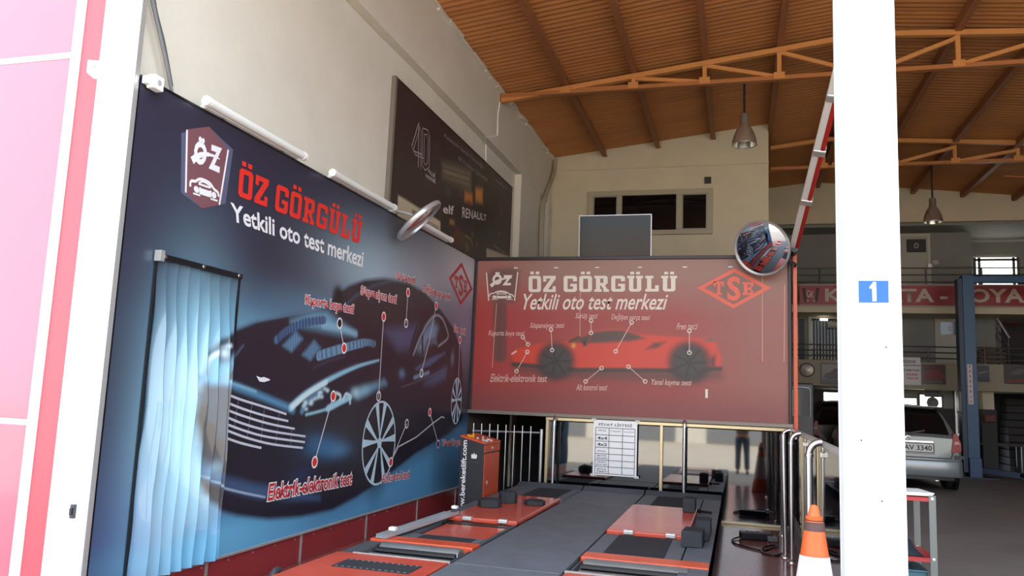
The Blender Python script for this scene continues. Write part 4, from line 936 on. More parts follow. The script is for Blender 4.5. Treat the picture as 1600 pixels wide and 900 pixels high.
# traffic cone
cc = (.425, 5.08)
cn = thing('traffic_cone', 'orange and white traffic cone in front of the nearest bent post', 'traffic cone', (cc[0], cc[1], 0))
con_o = mat('orange cone plastic', (232, 104, 52), .5, noise=.12, nscale=6); con_w = mat('white reflective sleeve', (232, 232, 230), .45, noise=.04)
def rz(z): return .036 + (.925 - z) * .155
box('base', con_o, cc[0] - .185, cc[0] + .185, cc[1] - .185, cc[1] + .185, 0, .035, cn, bevel=.012)
B().lathe([(rz(.035) + .01, .035), (rz(.25), .25)], (*cc, 0), n=36).build('cone_body', con_o, cn, smooth=True)
B().lathe([(rz(.25) + .003, .25), (rz(.65) + .003, .65)], (*cc, 0), n=36).build('white_sleeve', con_w, cn, smooth=True)
B().lathe([(rz(.65), .65), (rz(.845), .845)], (*cc, 0), n=36).build('cone_body', con_o, cn, smooth=True)
B().lathe([(rz(.80) + .004, .79), (rz(.80) + .001, .835), (.034, .85), (.03, .853)], (*cc, 0), n=36).build('grey_collar', mat('scuffed grey collar', (94, 70, 66), .7, noise=.25, nscale=14), cn, smooth=True)
B().lathe([(.046, .85), (.048, .868), (.036, .872), (.03, .90), (.022, .925), (.012, .934), (0, .935)], (*cc, 0), n=28).build('tip', con_o, cn, smooth=True)


# ------------------------------------------------------------------ white post with number plate
wp = thing('white_post', 'broad white steel post carrying the small blue number sign', 'post', (.58, 4.0, 0))
box('shaft', white_paint, .462, .704, 3.94, 4.16, 0, 5.95, wp, bevel=.004)
box('front_plate', white_paint, .515, .655, 3.92, 3.94, 0, 5.95, wp, bevel=.003)
for x in (.455, .704): box('side_flange', mat('shade tinted white flange', (224, 236, 238), .45), x, x + .006, 3.93, 4.02, 0, 5.95, wp)  # bluish shading of the post sides put into the flange colour
for x in (.505, .672): box('guide_bracket', white_paint, x - .014, x + .014, 3.895, 3.92, .74, .86, wp, bevel=.003)
for z_, x in ((1.36, .53), (1.78, .64), (1.1, .61)): B().lathe([(0, .003), (.004, .002), (.004, 0)], (x, 3.92, z_), (0, -1, 0), 8).build('rivet', black_metal, wp)
nm = thing('number_sign', 'small blue sign with a white number one fixed to the white post', 'sign', (.59, 3.915, 1.98))
box('plate', mat('sky blue sign', (12, 88, 172), .4), .529, .655, 3.914, 3.919, 1.982, 2.083, nm)
decal('numeral', [[(.586, 1.988), (.603, 1.988), (.603, 2.076), (.590, 2.076), (.586, 2.068)], [(.586, 2.068), (.586, 2.046), (.575, 2.046), (.575, 2.054)], [(.586, 2.068), (.575, 2.054), (.580, 2.058)]], P_BACK(3.914), .001, white_print, nm)

# ------------------------------------------------------------------ raised barrier boom
p0 = Vector((0.671, 10.45, 3.467)); p1 = Vector((0.874, 7.6, 4.497))
d = (p1 - p0).normalized(); p1 = p0 + d * ((p1 - p0).length + .5)
bo = thing('barrier_boom', 'raised red and white barrier arm leaning up from the orange post', 'barrier', tuple(p0))
side = d.cross(Vector((0, 1, 0))).normalized(); dep = side.cross(d).normalized()
boom_w = mat('white boom face', (230, 230, 228), .4); boom_r = mat('red boom face', (176, 44, 38), .4)
def seg(a, b, side_off, m, n, w=.045, h=.075):
    q0 = p0.lerp(p1, a) + side * side_off; q1 = p0.lerp(p1, b) + side * side_off
    bb = B(); bb.obox((q0 + q1) / 2, (q1 - q0) / 2, side * w / 2, dep * h / 2); return bb.build(n, m, bo, bevel=.012)
sg0 = -1 if side.x > 0 else 1
for a, b in ((0.0, .30), (.31, .56), (.57, .80), (.81, 1.0)):
    if a < .9: seg(a, b, sg0 * .028, boom_w, 'white_face', .07); seg(a, b, -sg0 * .026, boom_r, 'red_face', .05)
    else: seg(a, b, 0, boom_r, 'red_face', .09)
for a in (.305, .565, .805):
    c = p0.lerp(p1, a); B().obox(c, d * .05, side * .066, dep * .05).build('clamp', alu, bo, bevel=.015)
B().tube([p0 + Vector((0, -.08, -.02)), p0 + Vector((0, .22, -.02))], .045, 14).build('pivot', black_metal, bo, smooth=True)

# ------------------------------------------------------------------ round convex mirrors
def round_mirror(c, n, R, label, roll=.0):
    t = thing('round_mirror', label, 'mirror', c, 'round traffic mirrors')
    n = Vector(n).normalized(); K = 9
    prof = [(R * math.sin(a), R * .55 * (math.cos(a) - math.cos(.62)) ) for a in np.linspace(0, .62, K)]
    s = R / prof[-1][0]
    B().lathe([(r * s * .97 + 1e-4, h * .9) for r, h in prof], c, n, 48).build('mirror_face', mat('convex mirror face', (214, 216, 220), .02, metal=1.0), t, smooth=True)
    B().lathe([(R * .95, .0), (R * .97, .022), (R * 1.0, .024), (R * 1.035, .008), (R * 1.035, -.02), (R * .98, -.03)], c, n, 48).build('rim', mat('silver grey rim', (190, 190, 192), .3, metal=.5), t, smooth=True)
    B().lathe([(R * .98, -.03), (R * .6, -.06), (0.001, -.07)], c, n, 48).build('back_shell', mat('grey mirror back', (160, 160, 162), .5), t, smooth=True)
    return t, n
cR = Vector((0.275, 10.32, 3.447))
t, n = round_mirror(tuple(cR), (-.40, -1, -.42), .345, 'round convex mirror facing out at the upper right corner of the red banner')
B().tube([cR - n * .06, cR - n * .12, Vector((.695, 10.55, 3.28)), Vector((.695, 10.697, 3.28))], .018, 8).build('arm', black_metal, t, smooth=True)
cL = Vector((-3.3, 7.776, 3.308))
t, n = round_mirror(tuple(cL), (0.645, 0.251, -0.7), .292, 'round convex mirror seen edge-on, slanting out from the top of the car board')
B().tube([cL - n * .05, cL - n * .10 + Vector((-.05, 0, 0)), Vector((-3.6, cL.y + .0, 3.43))], .016, 8).build('arm', alu, t, smooth=True)
box('wall_bracket', white_paint, -3.69, -3.585, cL.y - .05, cL.y + .05, 3.4005, 3.47, t, bevel=.006)

# ------------------------------------------------------------------ dark upper signboard
XS = -3.70
PS = P_LEFT(XS)
us_ = thing('signboard', 'dark brown printed advertising board high on the cream left wall', 'advertising board', (XS, 9.9, 3.42))
(yA, zA), (yB, zB) = [(7.852, 4.948), (12.664, 4.997)]
zt = (zA + zB) / 2
U, V = grid(np.linspace(yA, yB, 240), np.linspace(3.41, zt, 120))
p = Paint(U, V, (58, 46, 48))
S_ = [[(8.072, 3.677), (9.41, 3.673), (9.474, 3.232), (8.102, 2.986)], [(11.377, 3.693), (12.801, 3.807), (12.83, 3.614), (11.408, 3.48)], [(9.298, 4.755), (11.202, 4.878), (11.486, 3.394), (9.544, 3.077)], [(9.391, 4.441), (10.48, 4.622), (10.514, 4.387), (9.416, 4.268)], [(10.277, 4.287), (10.608, 4.336), (10.627, 4.208), (10.295, 4.163)], [(10.736, 4.464), (11.062, 4.531), (11.093, 4.322), (10.763, 4.28)], [(9.752, 3.784), (9.926, 3.797), (9.935, 3.737), (9.738, 3.711)]]
p.poly(S_[2], (50, 42, 44), .05); p.poly(S_[0], (196, 182, 158), .02); p.poly(S_[1], (186, 170, 150), .02)
p.poly(S_[3], (136, 124, 104), .12, .8)
for k in range(5): p.line([(S_[3][0][0], S_[3][0][1] - .08 * k - .06), (S_[3][1][0], S_[3][1][1] - .08 * k - .06)], .018, (66, 56, 50), .02, .8)
p.poly(S_[4], (206, 126, 56), .06, .9); p.poly(S_[5], (210, 136, 60), .06, .9); p.poly(S_[6], (158, 120, 72), .03, .9)
for c, r, col in zip([(10.072, 3.677), (10.265, 3.627), (10.495, 3.554), (10.692, 3.77), (10.01, 3.575), (10.911, 3.681), (12.058, 4.432), (11.838, 4.224), (12.006, 4.052), (10.121, 4.247), (9.63, 4.119), (10.489, 4.174), (11.011, 4.039)], (.10, .10, .08, .06, .12, .05, .10, .08, .05, .1, .08, .07, .05),
                     ((104, 52, 44), (96, 66, 48), (120, 104, 52), (112, 96, 48), (104, 48, 44), (118, 108, 60), (84, 74, 72), (80, 70, 70), (150, 90, 50), (80, 60, 50), (90, 74, 60), (120, 60, 60), (70, 60, 60))): p.blob(c, r, r * .8, col, .8)
p.line(smooth_line([(10.392, 3.689), (10.618, 3.68), (10.744, 3.611)]), .03, (140, 124, 60), .03, .8)
p.mesh('printed_face', np.stack([np.full_like(U, XS), U, V], -1), printmat('signboard print', .4), us_)
box('board_core', black_metal, -3.738, XS - .003, yA, yB, 3.41, zt, us_)
box('edge_profile', mat('grey edge profile', (120, 110, 100), .5), -3.738, XS + .012, yA - .05, yA, 3.41, zt + .01, us_)
box('edge_profile', black_metal, -3.738, XS + .004, yA, yB, zt, zt + .012, us_)
sp = mat('dim silver print', (206, 196, 192), .5); sp2 = mat('dim print', (160, 148, 146), .5)
q_ = [(8.344, 4.604), (8.64, 4.626), (8.394, 4.262), (8.693, 4.258)]; q2_ = [(8.673, 4.678), (8.884, 4.676), (8.724, 4.187), (8.953, 4.204)]
four = [(8.53, 4.684), (8.363, 4.345), (8.427, 4.303), (8.702, 4.341)]; fv = [(8.53, 4.684), (8.588, 4.147)]
zero = [(8.655, 4.663), (8.817, 4.694), (8.889, 4.645), (8.926, 4.246), (8.808, 4.179), (8.7, 4.212)]
decal('lettering', strip(four, .02) + strip([(a + .05, c - .03) for a, c in four], .014) + strip(fv, .02) + strip([(fv[0][0] + .08, fv[0][1] - .05), (fv[1][0] + .08, fv[1][1])], .014), PS, .003, sp2, us_)
zc_ = (sum(a for a, c in zero) / 6, sum(c for a, c in zero) / 6)
decal('lettering', strip(zero + zero[:1], .016) + strip([(zc_[0] + (a - zc_[0]) * .55, zc_[1] + (c - zc_[1]) * .75) for a, c in zero + zero[:1]], .014), PS, .003, sp2, us_)
text('YILLIK', [(8.887, 4.218), (9.147, 4.227), (8.893, 4.179), (9.155, 4.17)], PS, .003, sp, us_); text('TECRÜBE', [(8.814, 4.14), (9.155, 4.17), (8.82, 4.102), (9.165, 4.106)], PS, .003, sp, us_)
text('Kesintisiz Servis Yolculuğu', [(9.378, 4.85), (11.038, 4.91), (9.389, 4.776), (11.051, 4.824)], PS, .003, sp2, us_)
text('Elf Yenilikçi Çözümler', [(9.948, 4.706), (11.283, 4.77), (9.957, 4.645), (11.296, 4.683)], PS, .003, sp2, us_)
text('www.elf.com.tr', [(11.672, 4.878), (12.324, 4.907), (11.679, 4.828), (12.334, 4.844)], PS, .003, sp2, us_)
text('elf', [(9.468, 3.915), (9.873, 3.987), (9.485, 3.8), (9.89, 3.868)], PS, .003, sp, us_, bold=.02)
text('RENAULT', [(10.202, 4.058), (11.303, 4.194), (10.224, 3.908), (11.316, 4.107)], PS, .003, sp, us_, bold=.01)
text('RENAULT', [(8.489, 3.614), (8.891, 3.613), (8.497, 3.554), (8.901, 3.543)], PS, .003, mat('brown ink', (70, 56, 50), .5), us_); text('ORIGINAL', [(8.894, 3.59), (9.375, 3.598), (8.903, 3.528), (9.384, 3.533)], PS, .003, mat('brown ink', (70, 56, 50), .5), us_)
text('yetkili servis', [(11.69, 3.823), (12.483, 3.837), (11.697, 3.773), (12.492, 3.774)], PS, .003, sp2, us_)

# ------------------------------------------------------------------ small things on the left wall
t = thing('cable_run', 'grey cable hanging down the wall behind the white front pillar', 'cable', (-3.7, 4.1, 3.4))
B().tube(smooth_line([(-3.66, 3.956, 4.164), (-3.66, 4.029, 3.939), (-3.66, 4.129, 3.745), (-3.66, 4.205, 3.601), (-3.66, 4.269, 3.462), (-3.66, 4.303, 3.395)], 5), .012, 8).build('cable', mat('grey cable sheath', (120, 122, 124), .5), t, smooth=True)
B().tube(smooth_line([(-3.69, 4.005, 4.195), (-3.69, 4.096, 3.932), (-3.69, 4.195, 3.756), (-3.69, 4.257, 3.626), (-3.69, 4.323, 3.473)], 5), .008, 6).build('cable', mat('dark cable sheath', (72, 74, 78), .5), t, smooth=True)
t = thing('sensor_box', 'small white sensor box at the top front corner of the printed board', 'sensor', (-3.58, 4.043, 3.375))
sx, sy, sz = (-3.58, 4.043, 3.375)
box('case', white_paint, sx - .03, sx + .03, sy - .045, sy + .045, sz - .045, sz + .045, t, bevel=.006); box('mount', white_paint, sx - .03, sx + .01, sy - .085, sy - .045, sz - .03, sz + .02, t, bevel=.004)
B().lathe([(0, .004), (.018, .003), (.02, 0)], (sx + .03, sy, sz), (1, 0, 0), 12).build('lens', mat('grey lens', (170, 172, 170), .2), t)
t = thing('security_camera', 'white box camera bracketed to the front of the white pillar', 'camera', (-3.816, 3.85, 3.398))
sx, sy, sz = (-3.815, 3.84, 3.385)
B().obox((sx - .015, sy - .02, sz + .005), (.035, .015, 0), (-.02, .05, 0), (0, 0, .042)).build('case', white_paint, t, bevel=.008)
B().lathe([(.024, 0), (.024, .03), (.017, .034), (.012, .026), (0, .024)], (sx + .012, sy - .05, sz - .012), (.45, -.85, -.15), 18).build('lens_ring', mat('pale grey plastic', (196, 198, 198), .4), t, smooth=True)
box('wall_plate', white_paint, sx - .02, sx + .03, sy + .03, 3.89, sz - .03, sz + .03, t, bevel=.004)
t = thing('wire_drop', 'thin white wire dropping from the roof truss to the dark upper signboard', 'cable', (-3.61, 11.417, 5.998))
B().tube([(-3.61, 11.447, 6.03), (-3.61, 11.377, 5.797), (-3.61, 11.39, 5.471), (-3.61, 11.105, 5.356)] + [(-3.61, 10.83, 5.255), (-3.72, 11.175, 5.273), (-3.72, 11.213, 5.013)], .010, 6).build('wire', white_paint, t)
t = thing('conduit', 'pair of pale pipes running down the back corner of the cream walls', 'pipe', (-3.5, 15.1, 4))
B().tube(smooth_line([(-3.541, 15.1, 6.221), (-3.547, 15.1, 6.01), (-3.55, 14.825, 5.658), (-3.55, 14.399, 5.229), (-3.55, 14.252, 4.822), (-3.55, 14.318, 4.039)], 5), .035, 8).build('pipe', mat('grey beige pipe', (168, 160, 140), .5), t, smooth=True)
B().tube(smooth_line([(-3.571, 15.12, 6.202), (-3.589, 15.12, 5.964), (-3.57, 14.704, 5.562), (-3.57, 14.287, 5.139), (-3.57, 14.193, 4.747), (-3.57, 14.25, 4.027)], 5), .025, 8).build('pipe', mat('grey beige pipe', (168, 160, 140), .5), t, smooth=True)

# ------------------------------------------------------------------ pendant lamps
def pendant(x, y, ztop, zb, label):
    t = thing('pendant_lamp', label, 'lamp', (x, y, ztop), 'industrial pendant lamps')
    m = mat('spun aluminium', (214, 210, 200), .2, metal=.85)
    B().tube([(x, y, zb + .42), (x, y, ztop)], .016, 8).build('rod', black_metal, t)
    B().lathe([(0, .46), (.05, .455), (.06, .44), (.062, .30), (.072, .285)], (x, y, zb), n=24).build('ballast_housing', mat('grey aluminium', (150, 146, 138), .4, metal=.6), t, smooth=True)
    bb = B(); pr = [(.07, .29), (.088, .255), (.118, .20), (.145, .13), (.163, .065), (.172, 0)]
    bb.lathe(pr, (x, y, zb), n=36); bb.lathe([(r - .006, h) for r, h in pr[::-1]], (x, y, zb), n=36); bb.build('bell_shade', m, t, smooth=True)
    for k in range(8):
        a = k * math.pi / 4; bb = B(); bb.tube([(x + r * 1.01 * math.cos(a), y + r * 1.01 * math.sin(a), zb + h) for r, h in pr], .003, 5); bb.build('shade_rib', m, t)
    B().lathe([(.172, 0), (.178, .004), (.178, -.008), (.170, -.008)], (x, y, zb), n=36).build('rim', chrome, t, smooth=True)
    B().lathe([(.001, .05), (.03, .06), (.045, .10), (.04, .15), (.025, .2)], (x, y, zb), n=18).build('bulb', mat('frosted bulb', (244, 240, 226), .3), t, smooth=True)
pendant(.071, 11.5, 6.09, 5.185, 'bell shaped metal pendant lamp hanging in front of the cream back wall')
pendant(3.49, 16.15, 6.09, 5.01, 'bell shaped metal pendant lamp hanging in the hall right of the white post')

# ------------------------------------------------------------------ hall: gallery, signs, windows, stairs
YH = 19.99; PH = P_BACK(YH)
sgn = thing('workshop_sign', 'long red sign with pale capital letters on the gallery edge', 'sign', (3.8, YH, 3.9))
red_sign = mat('deep red sign', (150, 26, 38), .4)
(sx0, sz1), (_, sz0) = [(1.39, 4.355), (1.387, 3.894)]
box('sign_face', red_sign, sx0, 7.0, 19.95, 19.98, sz0, sz1, sgn)
for za, zb in ((sz1, sz1 + .03), (sz0 - .03, sz0)): box('edge_strip', mat('cream sign edge', (176, 164, 150), .5), sx0 - .03, 7.0, 19.945, 19.985, za, zb, sgn)
PSG = P_BACK(19.95); pale = mat('pale sign lettering', (198, 184, 166), .5)
kx0 = 1.96; kx1 = 6.097
text('KAPORTA - BOYA', rectq(kx0, kx1, sz0 + .075, sz1 - .07), PSG, .004, pale, sgn, bold=.03)
gs = [[(1.447, 4.293), (1.833, 4.294)], [(1.502, 3.956), (1.787, 3.958)]]
sh = mat('dark sign print', (44, 20, 26), .5)
decal('shield', [[gs[0][0], gs[0][1], gs[1][1], gs[1][0]]], PSG, .003, sh, sgn)
decal('shield', [[(1.519, 4.309), (1.634, 4.34), (1.762, 4.309), (1.73, 3.973), (1.545, 3.971)]], PSG, .004, red_sign, sgn)
text('GK', [(1.547, 4.247), (1.718, 4.217), (1.546, 4.079), (1.717, 4.049)], PSG, .006, pale, sgn, bold=.02)
for c in [(1.574, 3.987), (1.716, 3.988)]: decal('shield_dot', disc(c, .025, .025, 8), PSG, .006, pale, sgn)
# gallery and middle railings
rail_m = mat('grey railing steel', (78, 80, 82), .45, metal=.3)
def hall_railing(z0, zs, label, xa=.6, xb=7.0):
    t = thing('gallery_railing', label, 'railing', (3.5, 20.06, z0), 'gallery railings')
    for z in zs: B().tube([(xa, 20.06, z), (xb, 20.06, z)], .016, 6).build('rail', rail_m, t)
    x = xa + .1
    while x < xb: B().tube([(x, 20.06, z0), (x, 20.06, zs[-1])], .018, 6).build('upright', rail_m, t); x += 1.15
hall_railing(3.9, (4.45, 4.62, 4.78), 'thin grey railing along the upper gallery above the red sign')
hall_railing(2.6, (2.70, 2.83, 2.96), 'thin grey railing along the middle storey below the red sign')
# upper gallery door and bright window
def panel_rect(q): return min(q[0][0], q[1][0]), max(q[0][0], q[1][0]), min(q[0][1], q[1][1]), max(q[0][1], q[1][1])
dr = struct_empty('door_1'); x0, x1, z0, z1 = panel_rect([(3.747, 5.771), (4.45, 4.505)]); z0 = 3.9
box('leaf', mat('pale grey door', (176, 176, 164), .5), x0 + .06, x1 - .06, 20.96, 20.995, z0, z1 - .06, dr)
for q in ((x0, x0 + .06, z0, z1), (x1 - .06, x1, z0, z1), (x0 + .06, x1 - .06, z1 - .06, z1)): box('frame', mat('door frame grey', (196, 194, 178), .5), q[0], q[1], 20.94, 20.995, q[2], q[3], dr)
t = thing('door_screen', 'small dark sign panel with a round mark on the upper gallery door', 'sign', (4.0, 20.95, 5.5))
x0, x1, z0, z1 = panel_rect([(3.924, 5.635), (4.354, 5.314)]); box('panel', mat('dark grey panel', (44, 44, 48), .3), x0, x1, 20.93, 20.955, z0, z1, t, bevel=.01)
c = ((x0 + x1) / 2, (z0 + z1) / 2); decal('round_mark', ring(c, .05, .07, .02, 12), P_BACK(20.93), .002, pale, t)
t = thing('floodlight', 'small pale floodlight on the grey gallery wall beside the door', 'lamp', (4.519, 20.9, 5.039))
fx, fy, fz = (4.533, 20.9, 5.039); B().obox((fx, fy, fz), (.07, 0, 0), (0, .05, -.02), (0, .02, .05)).build('housing', mat('pale grey plastic', (196, 198, 198), .4), t, bevel=.01); box('bracket', alu, fx - .16, fx - .06, 20.9, 20.99, fz - .12, fz - .02, t, bevel=.006)
wn2 = struct_empty('window_2'); x0, x1, z0, z1 = panel_rect([(5.652, 5.346), (6.582, 4.653)])
box('pane', day_glass, x0, x1, 21.985, 21.995, z0, z1, wn2)
wf = mat('window bar grey', (84, 88, 92), .5)
for px_ in [5.652, 5.751, 6.509, 6.606]: box('mullion', wf, px_ - .03, px_ + .03, 21.94, 21.985, z0, z1, wn2)
for pz_ in [5.291, 4.873]: box('transom', wf, x0, x1, 21.94, 21.985, pz_ - .03, pz_ + .03, wn2)
structure(box('trim_lit_band', mat('ceiling lit grey plaster', (176, 178, 174), .8), 5.36, 9.2, 21.93, 21.995, *sorted((5.737, 5.80))))  # whitish ceiling-lit part of the wall painted as a paler band
# middle storey: blind window, doors
wn3 = struct_empty('window_3'); x0, x1, z0, z1 = panel_rect([(1.665, 3.665), (2.435, 2.608)]); z0 = 2.6
box('pane', black_glass, x0 + .08, x1, 20.975, 20.995, z0, z1, wn3)
for k in range(9): box('blind_slat', mat('dark grey slat', (62, 66, 68), .5), x0 + .10 + k * (x1 - x0 - .12) / 9, x0 + .05 + (k + 1) * (x1 - x0 - .12) / 9 + .03, 20.955, 20.97, z0 + .02, z1 - .02, wn3)
box('frame', mat('door frame grey', (196, 194, 178), .5), x0, x0 + .08, 20.94, 20.995, z0, z1, wn3); box('frame', mat('door frame grey', (196, 194, 178), .5), x0, x1, 20.94, 20.995, z1, z1 + .05, wn3)
dr2 = struct_empty('door_2'); x0, x1, z0, z1 = panel_rect([(1.425, 3.662), (1.567, 2.584)]); box('leaf', mat('near black door', (26, 26, 30), .5), x0, x1, 20.96, 20.995, 2.6, z1, dr2)
box('frame', mat('door frame grey', (196, 194, 178), .5), x0 - .05, x0, 20.94, 20.995, 2.6, z1, dr2)
t = thing('wall_unit', 'pale beige box unit high on the dark middle storey wall left of the white post', 'box', (1.9, 20.9, 3.4)); x0, x1, z0, z1 = panel_rect([(2.101, 3.583), (2.349, 3.429)])
box('case', mat('beige plastic', (176, 170, 150), .5), x0, x1, 20.84, 20.955, z0, z1, t, bevel=.02); box('outlet', black_metal, x0 + .03, x1 - .03, 20.835, 20.85, z0 + .02, z0 + .05, t)
t = thing('lamp_reflection', 'bright lamp reflection, a glowing strip on the blind window left of the white post', 'lamp', (1.7, 20.9, 3.5)); x0, x1, z0, z1 = panel_rect([(1.927, 3.662), (2.104, 3.616)])  # lamp reflection on the window, made up as a glowing strip
box('tube', mat('lamp reflection glow', (255, 252, 240), .4, emit=2.0), x0, x1, 20.88, 20.91, z0, z1, t); box('housing', alu, x0, x1, 20.91, 20.954, z0, z1 + .02, t)
dr3 = struct_empty('door_3'); x0, x1, z0, z1 = panel_rect([(4.498, 3.702), (5.015, 2.68)]); box('leaf', mat('pale grey door', (176, 176, 164), .5), x0, x1, 20.96, 20.995, 2.6, z1, dr3)
x0, x1, z0, z1 = panel_rect([(4.615, 3.625), (5.016, 3.327)]); box('glazing', black_glass, x0, x1, 20.945, 20.962, z0, z1, dr3)
c = ((x0 + x1) / 2, (z0 + z1) / 2); decal('round_mark', ring(c, .04, .06, .018, 12), P_BACK(20.945), .002, pale, dr3)
# stairs with handrail in the open right part
structure(box('wall_stair', mat('dark stair wall', (62, 60, 58), .8), 6.0, 9.2, 21.9, 21.99, 2.6, 3.72))
st = struct_empty('trim_staircase')
for k in range(9): box('step', mat('stair grey', (86, 84, 80), .7), 6.9 - .0 + k * .16, 9.0, 21.2, 21.88, 2.6 + k * .12, 2.6 + (k + 1) * .12, st)
for k in range(10): box('step', mat('stair dark', (52, 50, 50), .7), 5.95 + .02 * k, 7.6, 20.9 + k * .08, 21.9, .2 + k * .17, .2 + (k + 1) * .17 - .02, st)
t = thing('stair_handrail', 'bright metal handrail of the staircase behind the blue lift column', 'handrail', (5.8, 21, 3.3))
for dz in (0, -.28, -.46):
    a = Vector((5.756, 20.9, 3.787)) + Vector((.02, 0, dz)); c = Vector((6.028, 20.9, 3.267)) + Vector((.02, 0, dz)); B().tube([a, c], .028 if dz == 0 else .016, 8).build('rail', chrome if dz == 0 else rail_m, t)
a = Vector((5.756, 20.9, 3.787)); B().tube([a, a + Vector((.12, .1, .01))], .028, 8).build('rail_end', chrome, t)
for f_ in (.1, .9):
    q = Vector((5.756, 20.9, 3.787)).lerp(Vector((6.028, 20.9, 3.267)), f_) + Vector((.02, 0, 0)); B().tube([q, (q.x, q.y, 2.6)], .014, 6).build('upright', rail_m, t)
t = thing('red_beam', 'dull red beam under the gallery behind the blue lift column', 'beam', (5.8, 21.6, 3.3)); x0, x1, z0, z1 = panel_rect([(5.624, 3.775), (6.506, 3.678)])
box('beam_body', mat('dull red paint', (112, 26, 30), .6), x0, x1, 21.82, 21.89, z0, z1, t); box('bottom_flange', mat('dull red paint', (112, 26, 30), .6), x0, x1, 21.78, 21.895, z0 - .01, z0 + .01, t)
t = thing('wood_bench', 'slatted dark wooden bench on the middle storey right of the blue lift column', 'bench', (5.6, 20.6, 2.6))
x0, x1, _, _ = panel_rect([(5.307, 2.972), (5.844, 2.766)])
for k in range(4): box('slat', mat('dark brown wood', (92, 62, 46), .5, noise=.15), x0, x1, 20.5 + .02 * k, 20.55 + .02 * k, 2.66 + k * .1, 2.72 + k * .1, t)
for x in (x0 + .1, x1 - .15): box('leg', black_metal, x, x + .05, 20.56, 20.64, 2.6, 3.0, t)
# posters on the lower band
def poster(label, q, base, shapes, name='poster', frame=None, cat='poster'):
    x0, x1, z0, z1 = panel_rect(q); t = thing(name, label, cat, ((x0 + x1) / 2, 19.99, z0))
    box('sheet', mat(base[0], base[1], .4), x0, x1, 19.975, 19.995, z0, z1, t)
    if frame:
        for a in ((x0 - .03, x0, z0 - .03, z1 + .03), (x1, x1 + .03, z0 - .03, z1 + .03), (x0, x1, z0 - .03, z0), (x0, x1, z1, z1 + .03)): box('frame', frame, a[0], a[1], 19.965, 19.995, a[2], a[3], t)
    for k, (nm_, col, pts) in enumerate(shapes):
        decal('print', [[(x0 + (x1 - x0) * u, z0 + (z1 - z0) * v) for u, v in pts]], P_BACK(19.975), .002 + .001 * k, mat(nm_, col, .5), t)
    return t, x0, x1, z0, z1
carp = [(.05, .3), (.12, .5), (.3, .58), (.42, .78), (.68, .78), (.82, .58), (.95, .5), (.97, .3), (.8, .22), (.2, .2)]
poster('framed poster of a grey car on the cream band left of the white post', [(1.874, 2.499), (2.507, 2.074)], ('grey poster', (118, 112, 100)), [('poster car grey', (84, 82, 88), carp), ('poster dark', (58, 58, 64), [(.4, .6), (.46, .74), (.66, .74), (.74, .6)]), ('poster floor', (96, 96, 94), [(0, 0), (1, 0), (1, .18), (0, .18)])], frame=black_metal)
poster('reddish brown poster of a damaged car on the band right of the white notice', [(3.997, 2.559), (4.481, 2.114)], ('brown poster', (66, 44, 44)), [('poster red', (124, 48, 44), carp), ('poster dark red', (84, 36, 36), [(.1, .7), (.8, .75), (.9, .95), (.05, .95)]), ('poster grey', (88, 84, 84), [(.2, .0), (.9, .05), (.8, .2), (.1, .2)])])
poster('dark poster with a pale streak just right of the blue lift column', [(5.098, 2.562), (5.352, 2.202)], ('slate poster', (40, 42, 48)), [('poster pale', (128, 124, 112), [(.12, .45), (.85, .6), (.9, .7), (.2, .6)]), ('poster blue', (52, 60, 74), [(0, 0), (1, 0), (1, .3), (0, .25)])])
poster('dark poster with a red lower stripe at the right edge of the band', [(5.643, 2.592), (6.173, 2.174)], ('black poster', (44, 40, 42)), [('poster red', (124, 48, 44), [(.1, .08), (1, .12), (1, .28), (.1, .22)]), ('poster grey', (88, 84, 84), [(.1, .5), (.5, .8), (.9, .75), (.6, .5)])])
t, x0, x1, z0, z1 = poster('white notice sheet with red and black lines just right of the white post', [(3.521, 2.706), (3.971, 2.082)], ('notice paper', (196, 192, 194)), [], name='notice', cat='notice')
nk = mat('dark ink', (58, 56, 64), .6); nr = mat('red ink', (176, 60, 66), .6)
X__ = lambda a: x0 + a * (x1 - x0); Z__ = lambda a: z0 + a * (z1 - z0)
for s_, a0, a1, b0, b1, m_ in (('BİZDE', .15, .78, .80, .92, nk), ('PEŞAVANA', .1, .98, .66, .75, nk), ('HİZMETLER', .1, .96, .50, .59, nk), ('FARK', .35, .9, .33, .42, nr), ('YARATIR', .3, .9, .2, .28, nr)): text(s_, rectq(X__(a0), X__(a1), Z__(b0), Z__(b1)), P_BACK(19.975), .002, m_, t, bold=.02)
t = thing('wall_clock', 'round dim metal dial on the cream band beside the orange post', 'clock', (1.546, 19.95, 2.353)); cx, cy, cz = (1.546, 19.95, 2.353)
B().lathe([(.17, 0), (.17, .03), (.15, .04), (.145, .025)], (cx, 19.995, cz), (0, -1, 0), 28).build('rim', mat('dim metal', (120, 116, 108), .35, metal=.6), t, smooth=True)
B().lathe([(.15, .02), (.06, .035), (0, .04)], (cx, 19.995, cz), (0, -1, 0), 28).build('dial', mat('dim dial', (126, 120, 108), .25, metal=.4), t, smooth=True)
